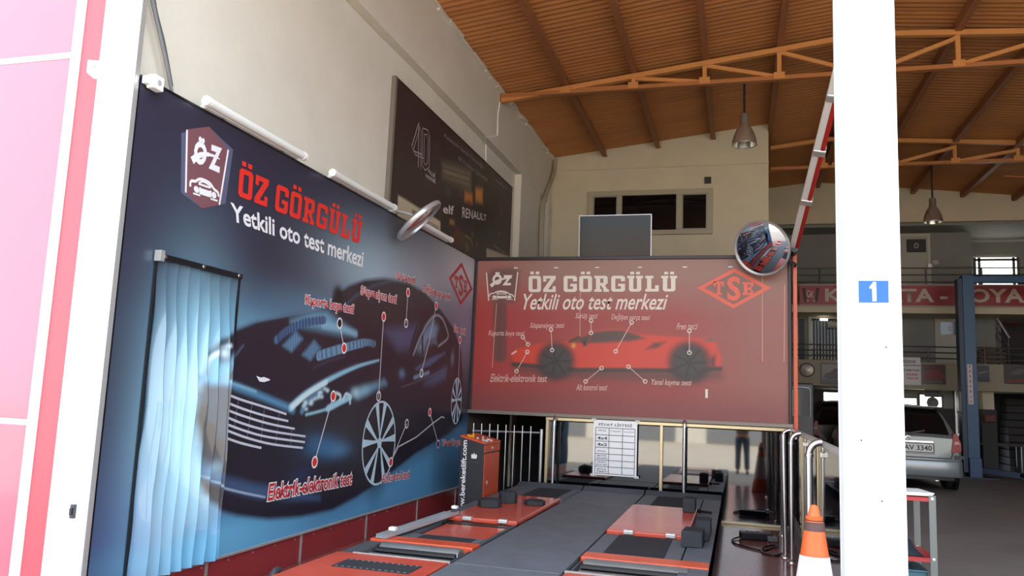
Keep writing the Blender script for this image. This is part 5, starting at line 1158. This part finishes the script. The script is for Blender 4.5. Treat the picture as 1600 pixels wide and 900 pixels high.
# ground storey: windows, sign, boards
for nm_, q, dy in (('window_4', [(2.289, 1.914), (2.801, 1.617)], 3.0), ('window_5', [(3.687, 1.79), (4.057, 1.594)], 0), ('window_6', [(4.133, 1.883), (4.591, 1.617)], 0)):
    w_ = struct_empty(nm_); x0, x1, z0, z1 = panel_rect(q); box('pane', day_glass, x0, x1, 20.975 + dy, 20.99 + dy, z0, z1, w_)
    for a in ((x0 - .04, x0, z0, z1), (x1, x1 + .04, z0, z1), (x0 - .04, x1 + .04, z0 - .04, z0), (x0 - .04, x1 + .04, z1, z1 + .04)): box('frame', wf, a[0], a[1], 20.95 + dy, 20.995 + dy, a[2], a[3], w_)
t = thing('fan_unit', 'round fan unit seen against the bright window under the small black sign', 'fan', (4.389, 20.9, 1.728)); cx, cy, cz = (4.388, 20.9, 1.713)
B().lathe([(.13, 0), (.13, .08), (.11, .085), (.03, .06), (0, .06)], (cx, 20.95, cz), (0, -1, 0), 20).build('housing', mat('grey fan', (150, 150, 146), .5), t, smooth=True)
for k in range(4): B().lathe([(.03 + .025 * k, .088), (.036 + .025 * k, .09)], (cx, 20.95, cz), (0, -1, 0), 20).build('guard_ring', black_metal, t)
t = thing('department_sign', 'small dark sign with two lines of letters over the bright ground floor window', 'sign', (4.31, 20.5, 1.914)); x0, x1, z0, z1 = panel_rect([(4.138, 1.996), (4.507, 1.834)])
box('plate', mat('grey green plate', (120, 124, 120), .5), x0, x1, 20.5, 20.52, z0, z1, t)
text('MOTOR', rectq(x0 + .02, x1 - .04, (z0 + z1) / 2 + .01, z1 - .02), P_BACK(20.5), .002, black_metal, t, bold=.04); text('BÖLÜMÜ', rectq(x0 + .02, x1 - .02, z0 + .01, (z0 + z1) / 2 - .01), P_BACK(20.5), .002, black_metal, t, bold=.04)
for x in (x0 + .05, x1 - .05): B().tube([(x, 20.51, z1), (x, 20.51, 2.0)], .005, 5).build('hanger', alu, t)
t = thing('display_board', 'white framed glossy board standing behind the blue lift column', 'board', (5.0, 20.9, .8)); x0, x1, z0, z1 = panel_rect([(4.857, 2.014), (5.395, 0.98)])
box('board_face', mat('smoky board', (112, 112, 114), .2), x0 + .04, x1 - .04, 20.9, 20.93, z0 + .04, z1 - .04, t)
for a in ((x0, x0 + .04, z0, z1), (x1 - .04, x1, z0, z1), (x0 + .04, x1 - .04, z0, z0 + .04), (x0 + .04, x1 - .04, z1 - .04, z1)): box('frame', alu, a[0], a[1], 20.88, 20.94, a[2], a[3], t)
for x in (x0, x1 - .05): box('leg', alu, x, x + .05, 20.88, 20.94, .2, z0, t)
structure(box('trim_cream_pier', plaster_w, *([5.283, 5.513]), 20.3, 20.8, 1.598, 2.0))
structure(box('trim_dark_pier', MATS['dark dado paint'] if 'dark dado paint' in MATS else mat('dark dado paint', (58, 58, 60), .7), *([5.257, 5.552]), 20.3, 20.8, .2, 1.598))
t = thing('hose_box', 'dull red box hanging on the cream pier near the staircase', 'box', (5.4, 20.25, 1.4)); x0, x1, z0, z1 = panel_rect([(5.282, 1.48), (5.491, 1.321)])
box('case', mat('dull red paint', (112, 26, 30), .6), x0, x1, 20.16, 20.298, z0, z1, t, bevel=.01); box('door', mat('dark red paint', (96, 22, 26), .5), x0 + .02, x1 - .02, 20.15, 20.16, z0 + .02, z1 - .02, t)
structure(box('trim_dark_dado', mat('dark dado paint', (58, 58, 60), .7), 3.0, 5.2, 20.93, 20.999, .2, 1.584))
t = thing('work_bench', 'long dark workbench along the ground floor wall behind the cars', 'workbench', (4.5, 20.6, .2)); zt_ = 0.855
box('bench_top', mat('dark bench top', (60, 58, 58), .6), 3.45, 6.2, 20.35, 20.86, zt_ - .05, zt_, t)
for x in (3.5, 4.8, 6.05): box('leg', black_metal, x, x + .07, 20.4, 20.47, .2, zt_ - .05, t); box('leg', black_metal, x, x + .07, 20.75, 20.82, .2, zt_ - .05, t)

# dark cabinet seen beyond the orange post
t = thing('dark_cabinet', 'dark metal cabinet with a rounded window frame beyond the orange post', 'cabinet', (.95, 13.0, .2))
x0, x1, z0, z1 = panel_rect([(0.775, 1.853), (1.098, 0.982)]); x0 = .72
box('body', mat('dark grey enamel', (40, 42, 46), .35), x0, x1, 13.0, 13.5, .2, z1, t, bevel=.02)
rr = [(x0 + .04, z1 - .5), (x0 + .04, z1 - .13), (x0 + .1, z1 - .07), (x1 - .10, z1 - .07), (x1 - .05, z1 - .12), (x1 - .05, z1 - .5)]
B().tube([(a, 12.99, c) for a, c in smooth_line(rr, 4)], .014, 6).build('window_frame', mat('worn steel edge', (120, 124, 128), .35, metal=.5), t, smooth=True)
box('window', black_glass, x0 + .05, x1 - .06, 12.99, 13.0, z1 - .5, z1 - .1, t)
for k in range(3): box('drawer', mat('dark grey drawer', (50, 52, 56), .4), x0 + .03, x1 - .03, 12.985, 13.0, .3 + k * .2, .47 + k * .2, t, bevel=.006)

# ------------------------------------------------------------------ blue two post lift
lf = thing('car_lift_column', 'tall blue steel lift column with a white lettered strip behind the silver car', 'car lift', (4.6, 18.6, .2))
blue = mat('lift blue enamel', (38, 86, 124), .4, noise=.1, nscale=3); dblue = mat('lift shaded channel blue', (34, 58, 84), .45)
lx0, lx1 = 4.50, 4.735
bb = B(); bb.box(lx0 + .02, lx1, 18.5, 18.53, .22, 4.37); bb.box(lx1 - .03, lx1, 18.53, 18.8, .22, 4.37); bb.box(lx0 + .02, lx0 + .05, 18.53, 18.8, .22, 4.37); bb.build('column', blue, lf, bevel=.004)
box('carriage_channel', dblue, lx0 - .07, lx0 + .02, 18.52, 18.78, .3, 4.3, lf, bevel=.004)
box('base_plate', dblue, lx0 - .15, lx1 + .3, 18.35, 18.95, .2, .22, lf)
box('top_beam', blue, lx1, 8.2, 18.55, 18.7, 4.22, 4.36, lf, bevel=.006)
box('foot_gusset', blue, lx0 + .02, lx1, 18.40, 18.5, .22, .6, lf)
sx0_, sx1_, sz0_, sz1_ = panel_rect([(4.552, 2.504), (4.644, 1.681)])
box('strip_label', mat('label white', (206, 200, 198), .5), sx0_, sx1_, 18.492, 18.5, sz0_, sz1_, lf)
for k, ch in enumerate('BEREKETO'):
    h = (sz1_ - sz0_) / 8; zc = sz1_ - (k + .5) * h
    q_ = [(sx1_ - .03, zc + h * .32), (sx1_ - .03, zc - h * .32), (sx0_ + .03, zc + h * .32), (sx0_ + .03, zc - h * .32)]
    text(ch, q_, P_BACK(18.492), .002, nr, lf, bold=.04)
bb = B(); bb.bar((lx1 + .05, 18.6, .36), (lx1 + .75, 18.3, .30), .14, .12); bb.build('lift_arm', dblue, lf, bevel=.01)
B().lathe([(.12, 0), (.12, .06), (.09, .08), (0, .08)], (lx1 + .75, 18.3, .28), n=18).build('arm_pad', black_metal, lf, smooth=True)
box('motor_box', mat('grey motor', (96, 100, 104), .4), lx0 - .13, lx0 - .07, 18.45, 18.7, 1.5, 1.95, lf, bevel=.02)

# slotted angle rack
rk = thing('steel_rack', 'low rack with red shelves and a grey slotted leg right of the white post', 'rack', (1.1, 6.2, .2))
g_leg = mat('grey slotted steel', (112, 116, 114), .45, metal=.3)
rz1 = .945
for x, y in ((1.22, 6.0), (.80, 6.0), (1.22, 6.5), (.80, 6.5)):
    bb = B(); bb.box(x, x + .042, y, y + .004, .2, rz1); bb.box(x + .038, x + .042, y + .004, y + .042, .2, rz1); bb.build('leg', g_leg, rk)
    for z in (.535, .925): B().lathe([(0, .006), (.010, .005), (.011, 0)], (x + .02, y, z), (0, -1, 0), 8).build('bolt', alu, rk)
for z in (.225, .515, .905): 
    bb = B(); bb.box(.80, 1.26, 6.002, 6.54, z + .02, z + .026); bb.box(.805, 1.222, 6.0045, 6.008, z, z + .0195); bb.build('shelf', mat('red shelf enamel', (170, 48, 54), .4), rk)
t = thing('paper_sheets', 'white paper sheets lying on the top shelf of the red rack', 'papers', (1.1, 6.2, .93))
for k in range(3): B().obox((1.10 + .01 * k, 6.16 + .02 * k, .942 + .006 * k), (.13, .02, 0), (-.02, .15, .0), (0, 0, .002)).build('sheet', paper, t)
t = thing('rag_pile', 'crumpled dark blue rag on the lower shelf of the red rack', 'rag', (1.1, 6.15, .54))
bb = B(); N = 9
for i in range(N):
    for j in range(N): bb.v.append((.93 + .26 * i / 8, 6.03 + .3 * j / 8, .546 + .10 * math.sin(math.pi * i / 8) * math.sin(math.pi * j / 8) * (1 + .5 * math.sin(i * 2.3) * math.cos(j * 1.9))))
for i in range(N - 1):
    for j in range(N - 1): bb.f.append((i * N + j, (i + 1) * N + j, (i + 1) * N + j + 1, i * N + j + 1))
bb.build('cloth', mat('navy rag', (30, 40, 52), .9, noise=.2, nscale=20), t, smooth=True)
t = thing('oil_can', 'tall black can with a thin spout standing on the lower rack shelf', 'can', (1.03, 6.4, .545))
B().lathe([(0, 0), (.045, 0), (.045, .10), (.03, .125), (.012, .135), (.012, .15)], (1.03, 6.42, .5415), n=18).build('can_body', black_metal, t, smooth=True); B().tube([(1.03, 6.42, .69), (1.025, 6.41, .85)], .006, 6).build('spout', black_metal, t)
t = thing('teal_bin', 'small teal plastic bin on the bottom shelf of the red rack', 'bin', (1.1, 6.2, .255))
B().prism([(.98, 6.04, .252), (1.20, 6.04, .252), (1.21, 6.04, .44), (.97, 6.04, .44)], (0, .3, 0)).build('bin_body', mat('teal plastic', (56, 96, 112), .4), t, bevel=.008); box('rim', mat('teal plastic', (56, 96, 112), .4), .965, 1.215, 6.03, 6.345, .44, .452, t, bevel=.004)


# ------------------------------------------------------------------ cars in the hall
def make_car(name, label, ox, oy, oz, paint, k=1.0, kh=1.0, plate=None):
    t = thing(name, label, 'car', (ox, oy, oz))
    T = lambda x, y, z: (ox + x * k, oy + y * k, oz + z * k * kh)
    ST = [(0, .30, .755, .84, .865, .70), (.05, .24, .81, .87, .91, .69), (.20, .22, .835, .885, 1.13, .63), (.45, .22, .845, .90, 1.345, .575), (.8, .22, .85, .905, 1.395, .57), (1.8, .22, .85, .905, 1.41, .57),
          (2.35, .22, .85, .90, 1.36, .56), (3.0, .22, .845, .89, .985, .60), (3.1, .22, .84, .88, .95, .62), (3.75, .22, .82, .74, .82, .62), (4.1, .24, .74, .58, .64, .56), (4.2, .30, .66, .5, .53, .5)]
    def sec(s):
        y, zb, w, be, ro, rw = s
        return [(0, zb), (.85 * w, zb), (.975 * w, zb + .08), (w, zb + .26), (.985 * w, be - .06), (.95 * w, be), (.925 * w, be + (ro - be) * .06 + .004), (rw + .05 * min(1, (ro - be) * 3), ro - (ro - be) * .2), (rw - .04, ro - (ro - be) * .03), (rw * .5, ro + .014), (0, ro + .02)]
    b = B(); n = 0
    fine = []
    for i in range(len(ST) - 1):
        for f_ in np.linspace(0, 1, 4)[:-1]: fine.append(tuple(a + (c - a) * f_ for a, c in zip(ST[i], ST[i + 1])))
    fine.append(ST[-1])
    for s in fine:
        h = sec(s); ring_ = [(x, z) for x, z in h] + [(-x, z) for x, z in h[-2:0:-1]]; n = len(ring_)
        b.v += [T(x, s[0], z) for x, z in ring_]
    for i in range(len(fine) - 1):
        for j in range(n): b.f.append((i * n + j, i * n + (j + 1) % n, (i + 1) * n + (j + 1) % n, (i + 1) * n + j))
    b.f.append(tuple(range(n))); b.f.append(tuple((len(fine) - 1) * n + j for j in range(n - 1, -1, -1)))
    b.build('body_shell', paint, t, smooth=True)
    glass = mat('tinted car glass', (16, 18, 20), .06)
    def patch(nm, rows, m, par=t, off=(0, 0, 0)):
        bb = B(); c = len(rows[0])
        for r in rows: bb.v += [T(x + off[0], y + off[1], z + off[2]) for x, y, z in r]
        for i in range(len(rows) - 1):
            for j in range(c - 1): bb.f.append((i * c + j, i * c + j + 1, (i + 1) * c + j + 1, (i + 1) * c + j))
        return bb.build(nm, m, par, smooth=True)
    rows = []
    for y, z, hw in ((.045, .915, .63), (.09, .975, .625), (.2, 1.135, .59), (.33, 1.245, .56), (.44, 1.325, .535)):
        rows.append([(hw * u, y - .012, z + .022 * (1 - abs(u)) + .012) for u in (-1, -.75, -.4, 0, .4, .75, 1)])
    rg = patch('rear_window', rows, glass)
    sp = [(-.55, .40, 1.375), (.55, .40, 1.375)]
    bb = B(); bb.bar(T(-.54, .40, 1.385), T(.54, .40, 1.385), .10 * k, .02 * k); bb.build('roof_lip', paint, t, bevel=.006)
    for sx in (-1, 1):
        q = [(.30, .93), (.62, 1.32), (1.55, 1.355), (2.30, 1.32), (2.86, .95)]
        def sd(y, z):
            s = None
            for i in range(len(ST) - 1):
                if ST[i][0] <= y <= ST[i + 1][0]:
                    f_ = (y - ST[i][0]) / (ST[i + 1][0] - ST[i][0]); s = tuple(a + (c - a) * f_ for a, c in zip(ST[i], ST[i + 1]))
            h = sec(s)
            for a, c in zip(h[5:], h[6:]):
                if a[1] <= z <= c[1]: return a[0] + (c[0] - a[0]) * (z - a[1]) / (c[1] - a[1] + 1e-9)
            return h[8][0]
        rows = [[(sx * (sd(y, .925) + .008), y, .925) for y in np.linspace(.34, 2.84, 8)], [(sx * (sd(y, 1.12) + .008), y, 1.12) for y in np.linspace(.50, 2.62, 8)], [(sx * (sd(y, 1.29) + .008), y, 1.29) for y in np.linspace(.68, 2.34, 8)]]
        patch('side_window', rows, glass)
        for y in (1.3, 2.2): patch('door_pillar', [[(sx * (sd(y, .93) + .012), y + e, .93) for e in (-.03, .03)], [(sx * (sd(y - .03, 1.28) + .012), y - .03 + e, 1.28) for e in (-.03, .03)]], black_metal)
        # tail lamps
        pts = [(.645, .63), (.80, .66), (.80, .80), (.735, .955), (.685, .955)]
        tl_ = B().prism([T(sx * x, -.012, z) for x, z in pts], (0, .16 * k, 0)).build('tail_lamp', mat('red lamp lens', (140, 8, 6), .3), t, bevel=.006)
        pts = [(.69, .775), (.775, .782), (.758, .825), (.705, .825)]
        B().prism([T(sx * x, -.018, z) for x, z in pts], (0, .02 * k, 0)).build('reversing_lens', mat('clear lamp lens', (190, 140, 132), .2), tl_)
        B().prism([T(sx * x, -.016, z) for x, z in [(.69, .535), (.83, .545), (.83, .60), (.70, .60)]], (0, .02 * k, 0)).build('bumper_vent', black_metal, t)
        # wheels
        for y in (.72, 3.35):
            c = T(sx * .765, y, .30)
            w = B().lathe([(.17, -.09), (.27, -.10), (.30, -.07), (.30, .07), (.27, .10), (.17, .09)], c, (sx, 0, 0), 30); w.v = w.v
            tw = w.build('tyre', mat('tyre rubber', (26, 26, 28), .8), t, smooth=True)
            B().lathe([(.19, .07), (.17, .085), (.05, .06), (0, .07)], c, (sx, 0, 0), 24).build('rim', alu, tw, smooth=True)
            bb = B(); bb.lathe([(.33, 0), (.36, .008), (.36, -.05)], (ox + sx * .843 * k, c[1], c[2] + .02), (sx, 0, 0), 24); bb.build('wheel_arch', black_metal, t)
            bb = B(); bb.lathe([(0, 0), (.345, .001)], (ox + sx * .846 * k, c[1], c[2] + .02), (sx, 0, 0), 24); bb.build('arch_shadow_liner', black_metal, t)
    pl0 = [(-.82, .30), (-.825, .06), (-.76, -.03), (-.5, -.065), (0, -.08), (.5, -.065), (.76, -.03), (.825, .06), (.82, .30)]
    B().prism([T(x, y, .24) for x, y in pl0], (0, 0, .27 * k * kh)).build('rear_bumper', paint, t, smooth=True, bevel=.03)
    B().prism([T(x * .9, y + .03, .19) for x, y in pl0], (0, 0, .06 * k * kh)).build('bumper_valance', black_metal, t)
    seam = mat('panel seam', (34, 36, 38), .6)
    for a, c in (((-.64, .545), (.64, .545)), ((.64, .545), (.70, .70)), ((-.64, .545), (-.70, .70))): B().bar(T(a[0], -.008, a[1]), T(c[0], -.008, c[1]), .006, .014).build('tailgate_seam', seam, t)
    B().box(*[v for v in (ox - .40 * k, ox + .40 * k)], oy - .012 * k, oy + .01, oz + .60 * k, oz + .79 * k).build('plate_recess', paint, t, bevel=.008)
    B().bar(T(-.38, -.02, .80), T(.38, -.02, .80), .03, .025).build('tailgate_trim', chrome if plate else black_metal, t)
    if plate:
        px0, px1, pz0, pz1 = ox - .26, ox + .375, oz + .635, oz + .765
        pb = B().box(px0 - .012, px1 + .012, oy - .03, oy - .016, pz0 - .012, pz1 + .012).build('plate_frame', black_metal, t)
        box('number_plate', mat('plate white', (216, 218, 216), .4), px0, px1, oy - .034, oy - .03, pz0, pz1, t)
        text(plate, rectq(px0 + .05, px1 - .02, pz0 + .022, pz1 - .022), P_BACK(oy - .034), .002, black_metal, t, bold=.02)
    B().lathe([(.045, 0), (.05, .008), (.035, .012), (.03, .006)], T(0, -.02, .845), (0, -1, 0), 16).build('maker_badge', chrome, t, smooth=True)
    B().bar(T(0, -.0, .93), T(.26, .0, .985), .02, .02).build('rear_wiper', black_metal, t)
    B().tube([T(.42, -.02, .20), T(.42, .3, .20)], .03, 12).build('exhaust_pipe', chrome, t, smooth=True)
    return t
silver = mat('silver car paint', (132, 141, 144), .28, metal=.35, coat=.5)
dark_c = mat('near black car paint', (22, 23, 26), .22, coat=.6)
cx0 = 2.72
make_car('silver_car', 'silver hatchback seen from behind with its number plate beside the white post', cx0, 14.82, .2, silver, 1.0, 1.0, '35 AV 3340')
make_car('dark_car', 'dark car parked in the shade behind the low glass partition, left of the white post', 2.42, 19.3, .2, dark_c, 1.04, 1.0)

# ------------------------------------------------------------------ the person whose legs the black glass mirrors
def skinned(name, verts, edges, radii, m, parent, root=0, sub=2):
    me = bpy.data.meshes.new(name); me.from_pydata(verts, edges, []); o = bpy.data.objects.new(name, me); COL.objects.link(o)
    bm = bmesh.new(); bm.from_mesh(me); ly = bm.verts.layers.skin.verify(); bm.verts.ensure_lookup_table()
    for v, r in zip(bm.verts, radii):
        v[ly].radius = r if isinstance(r, tuple) else (r, r); v[ly].use_root = (v.index == root)
    bm.to_mesh(me); bm.free()
    o.modifiers.new('skin', 'SKIN'); s = o.modifiers.new('sub', 'SUBSURF'); s.levels = sub; s.render_levels = sub
    dg = bpy.context.evaluated_depsgraph_get(); ev = bpy.data.meshes.new_from_object(o.evaluated_get(dg)); bpy.data.objects.remove(o)
    ev.name = name; ev.materials.clear(); ev.materials.append(m)
    for f in ev.polygons: f.use_smooth = True
    return put(name, ev, parent)
gx, gy = .10, -.47
pr = thing('person', 'person in grey jacket and blue jeans holding up a phone, mirrored in the black glass', 'person', (gx, gy, 0))
skin_m = mat('skin', (196, 148, 122), .5)
V_ = []; E_ = []; R_ = []
def jv(x, y, z, r, par=None):
    V_.append((gx + x, gy + y, z)); R_.append(r)
    if par is not None: E_.append((par, len(V_) - 1))
    return len(V_) - 1
pel = jv(0, 0, .95, (.15, .11)); ab = jv(0, 0, 1.10, (.14, .10), pel); ch_ = jv(0, -.01, 1.28, (.16, .11), ab); up = jv(0, -.01, 1.40, (.10, .09), ch_); nk_ = jv(0, .0, 1.50, .055, up); hd0 = jv(0, .02, 1.58, (.072, .085), nk_); hd1 = jv(0, .03, 1.66, (.078, .098), hd0); hd2 = jv(0, .02, 1.735, (.06, .075), hd1)
nose = jv(0, .125, 1.625, .012, hd0)
hands = []
for s in (-1, 1):
    hp = jv(s * .09, 0, .90, .095, pel); kn = jv(s * .105, .015, .50, .062, hp); an = jv(s * .115, -.02, .10, .042, kn); to = jv(s * .13, .12, .04, .036, an)
    sh = jv(s * .17, -.01, 1.40, .062, up); el = jv(s * .22, .12, 1.18, .045, sh); wr = jv(s * .10, .30, 1.40, .030, el); pa = jv(s * .085, .33, 1.455, .034, wr); hands.append((s, pa))
    jv(s * .078, .085, 1.62, .012, hd0)
for s, pa in hands:
    bx_, by_, bz_ = s * .085, .33, 1.455
    for k, (dx, L) in enumerate(((-.03, .055), (-.01, .065), (.01, .06), (.028, .045))):
        a = jv(bx_ + s * dx * .6, by_ + .025, bz_ + .035 + .004 * k, .0095, pa); c = jv(bx_ + s * dx - s * .02, by_ + .04, bz_ + .04 + L * .6, .0085, a); jv(bx_ + s * dx - s * .045, by_ + .035, bz_ + .04 + L * .8, .0075, c)
    a = jv(bx_ - s * .025, by_ - .015, bz_ + .01, .011, pa); jv(bx_ - s * .05, by_ - .015, bz_ + .03, .009, a)
skinned('body', V_, E_, R_, skin_m, pr)
def sub(names, pts, edges, radii, m): return skinned(names, [(gx + x, gy + y, z) for x, y, z in pts], edges, radii, m, pr)
sub('jeans', [(0, 0, .98), (-.092, 0, .90), (-.106, .015, .5), (-.117, -.02, .09), (.092, 0, .90), (.106, .015, .5), (.117, -.02, .09), (0, 0, 1.05)], [(0, 1), (1, 2), (2, 3), (0, 4), (4, 5), (5, 6), (0, 7)], [(.168, .128), .108, .078, .072, .108, .078, .072, (.16, .12)], mat('blue jeans', (46, 66, 92), .85, noise=.15, nscale=12))
sub('jacket', [(0, 0, .98), (0, 0, 1.10), (0, -.01, 1.28), (0, -.01, 1.41), (-.175, -.01, 1.40), (-.225, .12, 1.18), (-.115, .28, 1.375), (.175, -.01, 1.40), (.225, .12, 1.18), (.115, .28, 1.375), (0, -.005, 1.47)], [(0, 1), (1, 2), (2, 3), (3, 4), (4, 5), (5, 6), (3, 7), (7, 8), (8, 9), (3, 10)], [(.185, .145), (.175, .13), (.185, .135), (.115, .105), .078, .062, .045, .078, .062, .045, .07], mat('grey jacket', (128, 122, 112), .85, noise=.1, nscale=10))
for s in (-1, 1):
    sub('shoe', [(s * .117, -.06, .045), (s * .122, .04, .05), (s * .13, .16, .038)], [(0, 1), (1, 2)], [.045, .05, .036], mat('brown shoe', (84, 70, 58), .6))
    B().lathe([(0, .011), (.008, .008), (.011, 0), (.008, -.008), (0, -.011)], (gx + s * .032, gy + .105, 1.66), (0, 1, 0), 12).build('eye', mat('dark eye', (30, 24, 22), .2), pr, smooth=True)
bb = B(); bb.bar((gx - .025, gy + .113, 1.575), (gx + .025, gy + .113, 1.575), .012, .010); bb.build('mouth', mat('lip colour', (150, 84, 76), .5), pr, bevel=.003)
sub('hair', [(0, -.03, 1.66), (0, -.005, 1.745), (0, .055, 1.752)], [(0, 1), (1, 2)], [(.085, .075), (.078, .088), (.05, .03)], mat('dark hair', (34, 28, 26), .7))
t = thing('phone', 'black phone held up in both hands by the person outside', 'phone', (0.0, -.1, 1.5))
box('case', black_metal, -.07, .08, -.095, -.087, 1.455, 1.53, t, bevel=.003)
